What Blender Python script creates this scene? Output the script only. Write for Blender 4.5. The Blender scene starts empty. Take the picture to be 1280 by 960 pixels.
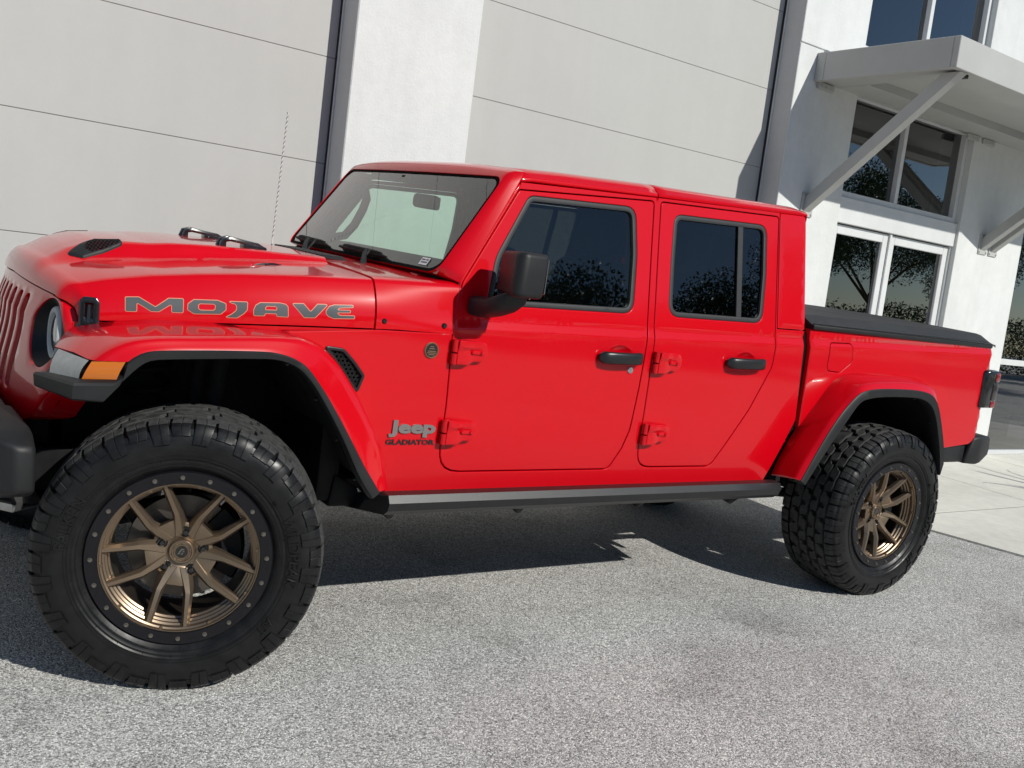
import bpy, bmesh, math, random
import numpy as np
from mathutils import Vector, Matrix
from mathutils.geometry import delaunay_2d_cdt
random.seed(7)
rng = np.random.default_rng(7)
R_ = math.radians
scene = bpy.context.scene
COL = scene.collection

# ------------------------------------------------------------------ camera
CAM = (-0.9206, -2.9867, 1.4769)
right = Vector((0.81797724, -0.55733773, 0.14243558))
down = Vector((0.03811091, -0.19455785, -0.9801504))
fwd = Vector((0.57398675, 0.80716907, -0.13790325))
cam = bpy.data.cameras.new("camera")
co = bpy.data.objects.new("camera", cam)
COL.objects.link(co)
m = Matrix.Identity(4)
for i in range(3):
    m[i][0] = right[i]; m[i][1] = -down[i]; m[i][2] = -fwd[i]; m[i][3] = CAM[i]
co.matrix_world = m
cam.sensor_width = 36.0
cam.lens = 1251.71 / 1280 * 36.0
cam.clip_start = 0.05
cam.clip_end = 2000
scene.camera = co

# ------------------------------------------------------------------ world, sun, exposure
SUN = Vector((0.45, -1.26, 1.0)).normalized()          # direction towards the sun
el = math.asin(SUN.z)
az = math.atan2(SUN.x, SUN.y)
world = bpy.data.worlds.new("World")
scene.world = world
world.use_nodes = True
wn = world.node_tree
wn.nodes.clear()
wo = wn.nodes.new("ShaderNodeOutputWorld")
bg = wn.nodes.new("ShaderNodeBackground")
sky = wn.nodes.new("ShaderNodeTexSky")
sky.sky_type = 'NISHITA'
sky.sun_disc = False
sky.sun_elevation = el
sky.sun_rotation = az
sky.air_density = 1.0
sky.dust_density = 0.0
sky.ozone_density = 3.2
bg.inputs[1].default_value = 0.085
wn.links.new(sky.outputs[0], bg.inputs[0])
wn.links.new(bg.outputs[0], wo.inputs[0])
sl = bpy.data.lights.new("sun", 'SUN')
sl.energy = 4.8
sl.angle = R_(0.53)
sl.color = (1.0, 0.976, 0.905)
so = bpy.data.objects.new("sun", sl)
COL.objects.link(so)
so.rotation_euler = SUN.to_track_quat('Z', 'Y').to_euler()
so.location = (0, -8, 9)
scene.view_settings.view_transform = 'Standard'
scene.view_settings.look = 'None'
scene.view_settings.exposure = -0.12
scene.view_settings.gamma = 1.0
scene.view_settings.use_curve_mapping = False
scene.cycles.max_bounces = 10
scene.cycles.transparent_max_bounces = 16

# ------------------------------------------------------------------ materials
class NT:
    def __init__(s, name):
        s.m = bpy.data.materials.new(name); s.m.use_nodes = True
        s.t = s.m.node_tree; s.t.nodes.clear()
        s.out = s.n("ShaderNodeOutputMaterial")
    def n(s, t, **kw):
        x = s.t.nodes.new(t)
        for k, v in kw.items(): setattr(x, k, v)
        return x
    def l(s, a, b): s.t.links.new(a, b)
    def noise(s, scale, detail=4, rough=.5, vec=None):
        x = s.n("ShaderNodeTexNoise"); x.inputs['Scale'].default_value = scale
        x.inputs['Detail'].default_value = detail; x.inputs['Roughness'].default_value = rough
        if vec: s.l(vec, x.inputs['Vector'])
        return x
    def ramp(s, fac, stops):
        x = s.n("ShaderNodeValToRGB"); e = x.color_ramp.elements
        while len(e) < len(stops): e.new(.5)
        for i, (p, c) in enumerate(stops):
            e[i].position = p; e[i].color = (*c, 1) if len(c) == 3 else c
        s.l(fac, x.inputs[0]); return x
    def pos(s):
        return s.n("ShaderNodeNewGeometry").outputs['Position']
    def obj(s):
        return s.n("ShaderNodeTexCoord").outputs['Object']

def pbr(name, col, rough=.5, metal=0., coat=0., spec=.5, nscale=0, namt=0., bump=0., bscale=400, rvar=0., coatr=.03, ior=None, trans=0.):
    k = NT(name); p = k.n("ShaderNodeBsdfPrincipled")
    p.inputs['Base Color'].default_value = (*col, 1)
    p.inputs['Roughness'].default_value = rough
    p.inputs['Metallic'].default_value = metal
    p.inputs['Coat Weight'].default_value = coat
    p.inputs['Coat Roughness'].default_value = coatr
    p.inputs['Specular IOR Level'].default_value = spec
    p.inputs['Transmission Weight'].default_value = trans
    if ior: p.inputs['IOR'].default_value = ior
    if namt:
        nz = k.noise(nscale, 5, .6, k.obj())
        a = tuple(max(0, c * (1 - namt)) for c in col); b = tuple(min(1, c * (1 + namt)) for c in col)
        r = k.ramp(nz.outputs[0], [(.3, a), (.7, b)]); k.l(r.outputs[0], p.inputs['Base Color'])
        if rvar:
            q = k.ramp(nz.outputs[0], [(.3, (rough - rvar,) * 3), (.7, (rough + rvar,) * 3)]); k.l(q.outputs[0], p.inputs['Roughness'])
    if bump:
        nz = k.noise(bscale, 3, .6, k.obj()); b = k.n("ShaderNodeBump"); b.inputs['Strength'].default_value = bump
        b.inputs['Distance'].default_value = .001
        k.l(nz.outputs[0], b.inputs['Height']); k.l(b.outputs[0], p.inputs['Normal'])
    k.l(p.outputs[0], k.out.inputs[0]); return k.m

def glass(name, tint, refl=1.0, rtint=(1, 1, 1)):
    k = NT(name)
    tr = k.n("ShaderNodeBsdfTransparent"); tr.inputs[0].default_value = (*tint, 1)
    gl = k.n("ShaderNodeBsdfGlossy"); gl.inputs[0].default_value = (*rtint, 1); gl.inputs[1].default_value = 0.0
    fr = k.n("ShaderNodeFresnel"); geo = k.n("ShaderNodeNewGeometry")
    ii = k.n("ShaderNodeMapRange"); ii.inputs[3].default_value = 1.5; ii.inputs[4].default_value = 1 / 1.5   # same sheet seen from its back
    k.l(geo.outputs['Backfacing'], ii.inputs[0]); k.l(ii.outputs[0], fr.inputs[0])
    ml = k.n("ShaderNodeMath", operation='MULTIPLY'); ml.use_clamp = True; ml.inputs[1].default_value = refl
    k.l(fr.outputs[0], ml.inputs[0])
    nz = k.noise(1.3, 0, .5, k.obj()); b = k.n("ShaderNodeBump"); b.inputs['Strength'].default_value = .02; b.inputs['Distance'].default_value = .01
    k.l(nz.outputs[0], b.inputs['Height']); k.l(b.outputs[0], gl.inputs['Normal'])
    mx = k.n("ShaderNodeMixShader"); k.l(ml.outputs[0], mx.inputs[0]); k.l(tr.outputs[0], mx.inputs[1]); k.l(gl.outputs[0], mx.inputs[2])
    k.l(mx.outputs[0], k.out.inputs[0]); return k.m

M = {}
def red_paint():
    k = NT("red_paint"); p = k.n("ShaderNodeBsdfPrincipled")
    nz = k.noise(700, 2, .5, k.obj()); b = k.n("ShaderNodeBump"); b.inputs['Strength'].default_value = .05; b.inputs['Distance'].default_value = .0006
    nz2 = k.noise(55, 2, .5, k.obj())
    k.l(nz2.outputs[0], b.inputs['Height']); k.l(b.outputs[0], p.inputs['Coat Normal'])
    r = k.ramp(nz.outputs[0], [(.3, (.530, .0006, .0060)), (.7, (.560, .0008, .0070))]); k.l(r.outputs[0], p.inputs['Base Color'])
    p.inputs['Roughness'].default_value = .30
    p.inputs['Specular IOR Level'].default_value = .10
    p.inputs['Coat Weight'].default_value = .95; p.inputs['Coat Roughness'].default_value = .05; p.inputs['Coat IOR'].default_value = 1.42
    k.l(p.outputs[0], k.out.inputs[0]); return k.m
M['red'] = red_paint()
M['plastic'] = pbr("black_textured_plastic", (.012, .0123, .0132), .5, spec=.35, nscale=9, namt=.18, bump=.25, bscale=900, rvar=.06)
M['dull'] = pbr("dull_black", (.013, .013, .014), .75, spec=.25, nscale=14, namt=.5)
M['under'] = pbr("under_black", (.007, .007, .0078), .65, spec=.2, nscale=14, namt=.5, rvar=.15)
M['gloss'] = pbr("gloss_black", (.010, .010, .011), .16, coat=.5)
M['handle'] = pbr("satin_black", (.011, .011, .012), .34)
M['seal'] = pbr("rubber_seal", (.020, .0205, .022), .55, spec=.4, nscale=30, namt=.15)
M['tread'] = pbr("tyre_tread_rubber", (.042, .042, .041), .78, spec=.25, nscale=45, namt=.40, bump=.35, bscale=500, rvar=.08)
M['wall'] = pbr("tyre_sidewall_and_groove_shade", (.0085, .0085, .009), .40, spec=.28, nscale=22, namt=.3, bump=.10, bscale=350, rvar=.10)
M['bronze'] = pbr("bronze_wheel_paint", (.25, .188, .132), .36, metal=.85, nscale=500, namt=.12, spec=.5)
M['bronze_dark'] = pbr("bronze_barrel", (.13, .092, .060), .42, metal=.7, nscale=8, namt=.15)
M['ring'] = pbr("lock_ring_black", (.006, .006, .008), .25, spec=.35)
M['bolt'] = pbr("bolt_steel", (.24, .22, .19), .4, metal=.9)
M['steel'] = pbr("bare_steel", (.42, .42, .42), .35, metal=.9, nscale=30, namt=.2)
M['disc'] = pbr("brake_disc", (.13, .115, .10), .45, metal=.8, nscale=6, namt=.3)
M['amber'] = pbr("amber_lens", (.50, .13, .006), .15, coat=.8)
M['lamp'] = pbr("clear_lamp_lens", (.24, .25, .25), .14, coat=.9, nscale=40, namt=.15)
M['halo'] = pbr("headlight_halo", (.50, .51, .50), .5)
M['lens'] = pbr("headlight_lens", (.20, .22, .24), .08, metal=.6, coat=1.)
M['redlens'] = pbr("red_lens", (.22, .006, .010), .12, coat=1.)
M['smoke'] = pbr("smoked_lens", (.020, .014, .015), .22, coat=.7)
M['decal'] = pbr("graphite_decal", (.085, .092, .092), .26, nscale=5, namt=.2)
M['decal_edge'] = pbr("orange_decal_edge", (.62, .22, .13), .45)
M['badge'] = pbr("grey_badge", (.27, .25, .24), .34, metal=.6)
M['cabin'] = pbr("cabin_trim", (.012, .012, .012), .8, spec=.2)
M['dash'] = pbr("dash_trim", (.022, .022, .021), .85, spec=.2)
M['seat'] = pbr("seat_cloth", (.010, .010, .011), .9, spec=.15)
M['paper'] = pbr("sticker_white", (.80, .80, .80), .5)
M['windshield'] = glass("windshield_glass", (.60, .82, .71), 1.9)
M['glass'] = glass("front_door_glass", (.70, .80, .74), 1.35)
M['dark_glass'] = glass("privacy_glass", (.04, .045, .045), 1.35)
M['shop_glass'] = glass("storefront_glass", (.10, .115, .12), 2.6)
M['cover'] = pbr("bed_cover_vinyl", (.022, .023, .025), .55, nscale=12, namt=.2, bump=.3, bscale=700)
M['alu'] = pbr("white_aluminium_frame", (.60, .61, .61), .4, nscale=4, namt=.05)
M['canopy'] = pbr("canopy_paint", (.42, .42, .405), .5, nscale=3, namt=.05)
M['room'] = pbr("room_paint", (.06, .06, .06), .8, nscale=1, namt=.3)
M['shelf'] = pbr("pale_crate", (.30, .31, .27), .7, nscale=3, namt=.3)
M['trunk'] = pbr("bark", (.10, .075, .05), .9, nscale=8, namt=.4, bump=.6, bscale=30)
M['leaf'] = pbr("leaf_green", (.045, .085, .022), .5, nscale=2.0, namt=.55)
M['leaf2'] = pbr("leaf_olive", (.060, .085, .030), .5, nscale=2.0, namt=.55)
M['chrome'] = pbr("lock_chrome", (.7, .7, .68), .2, metal=1.)
M['shock_red'] = pbr("shock_red", (.35, .02, .02), .4)
M['joint'] = pbr("joint_dirt", (.07, .065, .055), .9, nscale=30, namt=.4)
M['badge_bronze'] = pbr("badge_bronze", (.34, .20, .11), .35, metal=.6)
M['rail'] = pbr("rail_black_coat", (.011, .0112, .012), .40, spec=.5, nscale=30, namt=.2, bump=.2, bscale=900)
M['mast'] = pbr("antenna_mast", (.62, .62, .62), .4)
M['barrel'] = pbr("wheel_barrel", (.030, .024, .018), .45, metal=.5)
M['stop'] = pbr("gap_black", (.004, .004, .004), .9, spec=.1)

def asphalt():
    k = NT("asphalt"); p = k.n("ShaderNodeBsdfPrincipled"); P = k.pos()
    v = k.n("ShaderNodeTexVoronoi"); v.inputs['Scale'].default_value = 215; k.l(P, v.inputs['Vector'])
    sp = k.n("ShaderNodeSeparateColor"); k.l(v.outputs['Color'], sp.inputs[0])
    stones = k.ramp(sp.outputs[0], [(0, (.15, .148, .144)), (.25, (.33, .325, .314)), (.58, (.52, .512, .492)), (.88, (.76, .75, .725)), (1, (.95, .94, .91))])
    stones.color_ramp.interpolation = 'LINEAR'
    fine = k.noise(420, 3, .7, P)
    fr = k.ramp(fine.outputs[0], [(.34, (.36,) * 3), (.62, (1.36,) * 3)])
    mx = k.n("ShaderNodeMix", data_type='RGBA', blend_type='MULTIPLY'); mx.inputs[0].default_value = 1
    k.l(stones.outputs[0], mx.inputs[6]); k.l(fr.outputs[0], mx.inputs[7])
    big = k.noise(.9, 6, .62, P)
    br = k.ramp(big.outputs[0], [(.30, (.80, .795, .79)), (.5, (1.0, .995, .985)), (.72, (1.14, 1.13, 1.11))])
    mx2 = k.n("ShaderNodeMix", data_type='RGBA', blend_type='MULTIPLY'); mx2.inputs[0].default_value = 1
    k.l(mx.outputs[2], mx2.inputs[6]); k.l(br.outputs[0], mx2.inputs[7])
    st = k.noise(1.9, 5, .62, P)
    sr = k.ramp(st.outputs[0], [(.30, (.74, .73, .72)), (.46, (1, 1, 1))])
    mx3 = k.n("ShaderNodeMix", data_type='RGBA', blend_type='MULTIPLY'); mx3.inputs[0].default_value = 1
    k.l(mx2.outputs[2], mx3.inputs[6]); k.l(sr.outputs[0], mx3.inputs[7])
    k.l(mx3.outputs[2], p.inputs['Base Color'])
    p.inputs['Roughness'].default_value = .82; p.inputs['Specular IOR Level'].default_value = .3
    b = k.n("ShaderNodeBump"); b.inputs['Strength'].default_value = .7; b.inputs['Distance'].default_value = .004
    k.l(v.outputs['Distance'], b.inputs['Height']); b.invert = True
    b2 = k.n("ShaderNodeBump"); b2.inputs['Strength'].default_value = .5; b2.inputs['Distance'].default_value = .003
    k.l(fine.outputs[0], b2.inputs['Height']); k.l(b.outputs[0], b2.inputs['Normal'])
    k.l(b2.outputs[0], p.inputs['Normal']); k.l(p.outputs[0], k.out.inputs[0]); return k.m
M['asphalt'] = asphalt()

def plaster(name, col, mottle=.05, bump=.25, bscale=160, streak=.04):
    k = NT(name); p = k.n("ShaderNodeBsdfPrincipled"); P = k.pos()
    n1 = k.noise(1.7, 6, .6, P); n2 = k.noise(14, 5, .65, P)
    mp = k.n("ShaderNodeMapping"); mp.inputs['Scale'].default_value = (6, 6, .35); k.l(P, mp.inputs[0])
    n3 = k.noise(1.0, 4, .6, mp.outputs[0])
    def lo(a): return tuple(c * (1 - a) for c in col)
    def hi(a): return tuple(min(.95, c * (1 + a)) for c in col)
    r1 = k.ramp(n1.outputs[0], [(.3, lo(mottle)), (.7, hi(mottle * .6))])
    r2 = k.ramp(n2.outputs[0], [(.3, (1 - mottle,) * 3), (.7, (1.0,) * 3)])
    r3 = k.ramp(n3.outputs[0], [(.30, (1 - streak,) * 3), (.6, (1.0,) * 3)])
    a = k.n("ShaderNodeMix", data_type='RGBA', blend_type='MULTIPLY'); a.inputs[0].default_value = 1
    k.l(r1.outputs[0], a.inputs[6]); k.l(r2.outputs[0], a.inputs[7])
    c = k.n("ShaderNodeMix", data_type='RGBA', blend_type='MULTIPLY'); c.inputs[0].default_value = 1
    k.l(a.outputs[2], c.inputs[6]); k.l(r3.outputs[0], c.inputs[7])
    k.l(c.outputs[2], p.inputs['Base Color']); p.inputs['Roughness'].default_value = .8; p.inputs['Specular IOR Level'].default_value = .25
    n4 = k.noise(bscale, 4, .6, P); b = k.n("ShaderNodeBump"); b.inputs['Strength'].default_value = bump; b.inputs['Distance'].default_value = .004
    k.l(n4.outputs[0], b.inputs['Height']); k.l(b.outputs[0], p.inputs['Normal'])
    k.l(p.outputs[0], k.out.inputs[0]); return k.m
M['stucco'] = plaster("white_stucco", (.655, .665, .655), .06, .5, 70, .05)
M['panel'] = plaster("grey_panel_paint", (.445, .442, .425), .022, .08, 60, .025)
M['sideshade'] = plaster("column_side_shade", (.52, .52, .52), .05, .2, 90)  # white stucco toned down, the side's shade is in the colour
M['concrete'] = plaster("sidewalk_concrete", (.68, .665, .60), .12, .35, 120, .03)

# ------------------------------------------------------------------ mesh helpers
class MB:
    def __init__(s): s.v = []; s.f = []; s.mi = []; s.nm = {}
    def add(s, vs, fs, mi=0):
        o = len(s.v); s.v += [tuple(float(c) for c in p) for p in vs]
        s.f += [tuple(i + o for i in f) for f in fs]; s.mi += [mi] * len(fs); return s
    def grid(s, rows, closed=False, mi=0, caps=False):
        n = len(rows[0]); vs = [p for r in rows for p in r]; fs = []
        for i in range(len(rows) - 1):
            for j in range(n if closed else n - 1):
                a = i * n + j; b = i * n + (j + 1) % n
                fs.append((a, b, b + n, a + n))
        if caps and closed:
            fs.append(tuple(range(n))[::-1]); fs.append(tuple((len(rows) - 1) * n + j for j in range(n)))
        return s.add(vs, fs, mi)
    def box(s, x0, x1, y0, y1, z0, z1, bev=0., seg=2, mat=None, mi=0):
        bm = bmesh.new(); bmesh.ops.create_cube(bm, size=1)
        for v in bm.verts: v.co = ((x0 + x1) / 2 + v.co.x * (x1 - x0), (y0 + y1) / 2 + v.co.y * (y1 - y0), (z0 + z1) / 2 + v.co.z * (z1 - z0))
        if bev: bmesh.ops.bevel(bm, geom=bm.edges[:], offset=bev, segments=seg, profile=.5, affect='EDGES')
        return s.bm(bm, mat, mi)
    def bm(s, bm, mat=None, mi=0):
        bm.verts.ensure_lookup_table(); bm.verts.index_update()
        vs = [(mat @ v.co if mat else v.co)[:] for v in bm.verts]; fs = [tuple(v.index for v in f.verts) for f in bm.faces]
        bm.free(); return s.add(vs, fs, mi)
    def hull(s, pts, bev=0., seg=2, mi=0):
        bm = bmesh.new(); [bm.verts.new(p) for p in pts]
        r = bmesh.ops.convex_hull(bm, input=bm.verts[:])
        bmesh.ops.delete(bm, geom=[g for g in set(r['geom_interior'] + r['geom_unused']) if isinstance(g, bmesh.types.BMVert)], context='VERTS')
        bmesh.ops.dissolve_limit(bm, angle_limit=R_(2), verts=bm.verts[:], edges=bm.edges[:])
        if bev: bmesh.ops.bevel(bm, geom=bm.edges[:], offset=bev, segments=seg, profile=.5, affect='EDGES', clamp_overlap=True)
        bmesh.ops.recalc_face_normals(bm, faces=bm.faces[:])
        return s.bm(bm, None, mi)
    def tube(s, pts, r, n=10, mi=0, caps=True):
        pts = [Vector(p) for p in pts]; rows = []
        rs = r if isinstance(r, (list, tuple)) else [r] * len(pts)
        t = (pts[1] - pts[0]).normalized(); ref = Vector((0, 0, 1)) if abs(t.z) < .9 else Vector((1, 0, 0)); u = t.cross(ref).normalized()
        for i, p in enumerate(pts):
            t = (pts[min(i + 1, len(pts) - 1)] - pts[max(i - 1, 0)]).normalized()
            u = (u - t * u.dot(t)).normalized(); w = t.cross(u)
            rows.append([p + (u * math.cos(a) + w * math.sin(a)) * rs[i] for a in [2 * math.pi * k / n for k in range(n)]])
        return s.grid(rows, True, mi, caps)
    def lathe_y(s, prof, n=64, mi=0, c=(0, 0, 0), a0=0, a1=2 * math.pi):
        full = abs(a1 - a0 - 2 * math.pi) < 1e-6; rows = []
        for k in range(n + (0 if full else 1)):
            a = a0 + (a1 - a0) * k / n
            rows.append([(c[0] + r * math.cos(a), c[1] + y, c[2] + r * math.sin(a)) for r, y in prof])
        if full: rows.append(rows[0])
        s.grid(rows, False, mi)
        return s
    def build(s, name, mat, parent=None, smooth=38, mirror=False, weld=1e-5, recalc=True):
        mats = mat if isinstance(mat, (list, tuple)) else [mat]
        out = []
        for k in ((0, 1) if mirror else (0,)):
            bm = bmesh.new()
            vv = [bm.verts.new((p[0], 2 * YC - p[1], p[2]) if k else p) for p in s.v]
            for f, mi in zip(s.f, s.mi):
                try: fc = bm.faces.new([vv[i] for i in (f[::-1] if k else f)]); fc.material_index = mi; fc.smooth = bool(smooth)
                except ValueError: pass
            if weld: bmesh.ops.remove_doubles(bm, verts=bm.verts[:], dist=weld)
            if recalc: bmesh.ops.recalc_face_normals(bm, faces=bm.faces[:])
            me = bpy.data.meshes.new(name); bm.to_mesh(me); bm.free()
            for q in mats: me.materials.append(q)
            if smooth: me.set_sharp_from_angle(angle=R_(smooth))
            if s.nm:
                sgn = -1 if k else 1; nn = []
                ref = None
                for v in me.vertices:
                    q = s.nm.get((round(v.co.x, 4), round(2 * YC - v.co.y if k else v.co.y, 4), round(v.co.z, 4)))
                    nn.append((0, 0, 0) if q is None else (q[0], q[1] * sgn, q[2]))
                fl = sum(Vector(n_).dot(v.normal) for n_, v in zip(nn, me.vertices))
                if fl < 0: nn = [(-a, -b, -c) for a, b, c in nn]
                me.normals_split_custom_set_from_vertices(nn)
            o = bpy.data.objects.new(name, me); COL.objects.link(o)
            if parent is not None:
                o.parent = parent; o.matrix_parent_inverse = MPI.get(parent.name, parent.matrix_world.inverted())
            out.append(o)
        return out if mirror else out[0]
MPI = {}
YC = .79

def empty(name, loc=(0, 0, 0), rz=0, parent=None):
    o = bpy.data.objects.new(name, None); COL.objects.link(o)
    o.empty_display_size = .2
    w = Matrix.Translation(loc) @ Matrix.Rotation(rz, 4, 'Z')
    if parent is not None:
        o.parent = parent; o.matrix_parent_inverse = MPI[parent.name]
    o.location = loc; o.rotation_euler = (0, 0, rz)
    MPI[o.name] = w.inverted() if parent is None else Matrix.Identity(4)
    return o
def tag(o, label, cat=None, group=None, kind=None):
    if label: o['label'] = label
    if cat: o['category'] = cat
    if group: o['group'] = group
    if kind: o['kind'] = kind
    return o
def adopt(o, parent):
    o.parent = parent; o.matrix_parent_inverse = MPI.get(parent.name, parent.matrix_world.inverted()); return o

def catmull(P, n):
    P = [Vector(p) for p in P]; Q = [P[0] * 2 - P[1]] + P + [P[-1] * 2 - P[-2]]; pts = []
    for i in range(1, len(Q) - 2):
        for k in range(12):
            t = k / 12; a, b, c, d = Q[i - 1], Q[i], Q[i + 1], Q[i + 2]
            pts.append(.5 * ((2 * b) + (c - a) * t + (2 * a - 5 * b + 4 * c - d) * t * t + (-a + 3 * b - 3 * c + d) * t ** 3))
    pts.append(P[-1])
    L = [0]
    for i in range(1, len(pts)): L.append(L[-1] + (pts[i] - pts[i - 1]).length)
    out = []; j = 0
    for k in range(n):
        s = L[-1] * k / (n - 1)
        while j < len(L) - 2 and L[j + 1] < s: j += 1
        t = (s - L[j]) / max(1e-9, L[j + 1] - L[j]); out.append(pts[j].lerp(pts[j + 1], min(1, max(0, t))))
    return out

def area2(p): return sum(p[i][0] * p[(i + 1) % len(p)][1] - p[(i + 1) % len(p)][0] * p[i][1] for i in range(len(p))) / 2
def fillet(pts, r, n=6):
    rs = r if isinstance(r, (list, tuple)) else [r] * len(pts); out = []
    N = len(pts)
    for i in range(N):
        p = Vector(pts[i]); a = Vector(pts[i - 1]); b = Vector(pts[(i + 1) % N]); rr = rs[i]
        u = (a - p); w = (b - p); lu, lw = u.length, w.length
        if rr < 1e-5 or lu < 1e-6 or lw < 1e-6: out.append(p[:]); continue
        u /= lu; w /= lw; ang = math.acos(max(-1, min(1, u.dot(w))))
        if ang > 3.1: out.append(p[:]); continue
        d = min(rr / math.tan(ang / 2), lu * .49, lw * .49)
        for k in range(n + 1):
            t = k / n; q = (p + u * d) * (1 - t) ** 2 + p * 2 * t * (1 - t) + (p + w * d) * t * t; out.append(q[:])
    return out
def offset(pts, d):
    """moves every edge of a CCW polygon inwards by d"""
    N = len(pts); sg = 1 if area2(pts) > 0 else -1; out = []
    for i in range(N):
        p = Vector(pts[i]); a = Vector(pts[i - 1]); b = Vector(pts[(i + 1) % N])
        e1 = (p - a); e2 = (b - p)
        if e1.length < 1e-9: e1 = e2
        if e2.length < 1e-9: e2 = e1
        e1 = e1.normalized(); e2 = e2.normalized()
        n1 = Vector((-e1.y, e1.x)) * sg; n2 = Vector((-e2.y, e2.x)) * sg
        n = (n1 + n2); l = n.length
        if l < 1e-6: out.append(p[:]); continue
        n /= l; out.append((p + n * d / max(.35, n.dot(n1)))[:])
    return out
def densify(pts, step):
    out = []; N = len(pts)
    for i in range(N):
        a = Vector(pts[i]); b = Vector(pts[(i + 1) % N]); k = max(1, int((b - a).length / step))
        for j in range(k): out.append(a.lerp(b, j / k)[:])
    return out
def inside(p, poly):
    x, y = p; c = False; j = len(poly) - 1
    for i in range(len(poly)):
        if (poly[i][1] > y) != (poly[j][1] > y) and x < (poly[j][0] - poly[i][0]) * (y - poly[i][1]) / (poly[j][1] - poly[i][1]) + poly[i][0]: c = not c
        j = i
    return c
def cdt(outer, holes=(), step=.03, extra=()):
    vs = []; es = []
    for lp in [outer] + list(holes):
        o = len(vs); vs += [tuple(p) for p in lp]; es += [(o + i, o + (i + 1) % len(lp)) for i in range(len(lp))]
    x0 = min(p[0] for p in outer); x1 = max(p[0] for p in outer); z0 = min(p[1] for p in outer); z1 = max(p[1] for p in outer)
    nb = len(vs); B = np.array(vs)
    cand = list(extra)
    if step:
        nx = int((x1 - x0) / step) + 1; nz = int((z1 - z0) / step) + 1
        for i in range(nx + 1):
            for j in range(nz + 1): cand.append((x0 + step * (i + .5 * (j % 2)), z0 + step * j))
    for p in cand:
        if not inside(p, outer) or any(inside(p, h) for h in holes): continue
        if np.min(np.hypot(B[:nb, 0] - p[0], B[:nb, 1] - p[1])) < .35 * (step or .003): continue
        vs.append(p)
    r = delaunay_2d_cdt([Vector(v) for v in vs], es, [], 0, 1e-7)
    V = [v[:] for v in r[0]]; F = []
    for f in r[2]:
        c = (sum(V[i][0] for i in f) / len(f), sum(V[i][1] for i in f) / len(f))
        if inside(c, outer) and not any(inside(c, h) for h in holes):
            if area2([V[i] for i in f]) < 0: f = f[::-1]
            F.append(tuple(f))
    return V, F
def panel(mb, outer, holes, put, step=.035, rad=.004, depth=.022, extra=(), mi=0, flip=False, analytic=False):
    """a curved sheet: 2-D outline with holes laid on put(a, b, inward), with rounded returned edges"""
    def ccw(p): return p if area2(p) > 0 else p[::-1]
    outer = densify(ccw(outer), step); holes = [densify(ccw(h), step) for h in holes]
    O1 = offset(outer, rad); H1 = [offset(h, -rad) for h in holes]
    V, F = cdt(O1, H1, step, extra)
    if flip: F = [f[::-1] for f in F]
    mb.add([put(a, b, 0) for a, b in V], F, mi)
    if analytic:
        for a, b in V:
            p = Vector(put(a, b, 0)); n_ = (Vector(put(a + .002, b, 0)) - Vector(put(a - .002, b, 0))).cross(Vector(put(a, b + .002, 0)) - Vector(put(a, b - .002, 0))).normalized()
            mb.nm[(round(p.x, 4), round(p.y, 4), round(p.z, 4))] = n_[:]
    for lp, l1, inv in [(outer, O1, False)] + [(h, h1, True) for h, h1 in zip(holes, H1)]:
        mid = [((p[0] * .72 + q[0] * .28), (p[1] * .72 + q[1] * .28)) for p, q in zip(lp, l1)]
        rows = [[put(*p, 0) for p in l1], [put(*p, rad * .3) for p in mid], [put(*p, rad) for p in lp], [put(*p, depth) for p in lp]]
        if inv == flip: rows = rows[::-1]
        mb.grid(rows, True, mi)
        # grid() with closed rows
    return mb

def text_mesh(s, size=1., extrude=0., off=0.):
    c = bpy.data.curves.new("letters", 'FONT'); c.body = s; c.size = size; c.extrude = extrude; c.offset = off; c.resolution_u = 3
    o = bpy.data.objects.new("letters", c); me = o.to_mesh()
    V = [v.co[:] for v in me.vertices]; F = [tuple(p.vertices) for p in me.polygons]
    o.to_mesh_clear(); bpy.data.objects.remove(o); bpy.data.curves.remove(c); return V, F
def fit_text(s, extrude, off, w, h):
    V, F = text_mesh(s, 1., extrude, off); A = np.array(V)
    x0, x1 = A[:, 0].min(), A[:, 0].max(); y0, y1 = A[:, 1].min(), A[:, 1].max()
    A[:, 0] = (A[:, 0] - x0) / (x1 - x0) * w; A[:, 1] = (A[:, 1] - y0) / (y1 - y0) * h
    return A, F

# ------------------------------------------------------------------ ground
def lin(a, b, n): return [a + (b - a) * i / (n - 1) for i in range(n)]
mb = MB(); mb.add([(-300, -300, 0), (300, -300, 0), (300, 300, 0), (-300, 300, 0)], [(0, 1, 2, 3)])
g = mb.build('asphalt_lot', M['asphalt'], smooth=0); tag(g, 'weathered pale grey asphalt lot with coarse aggregate under the truck', 'asphalt', kind='structure')
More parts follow.
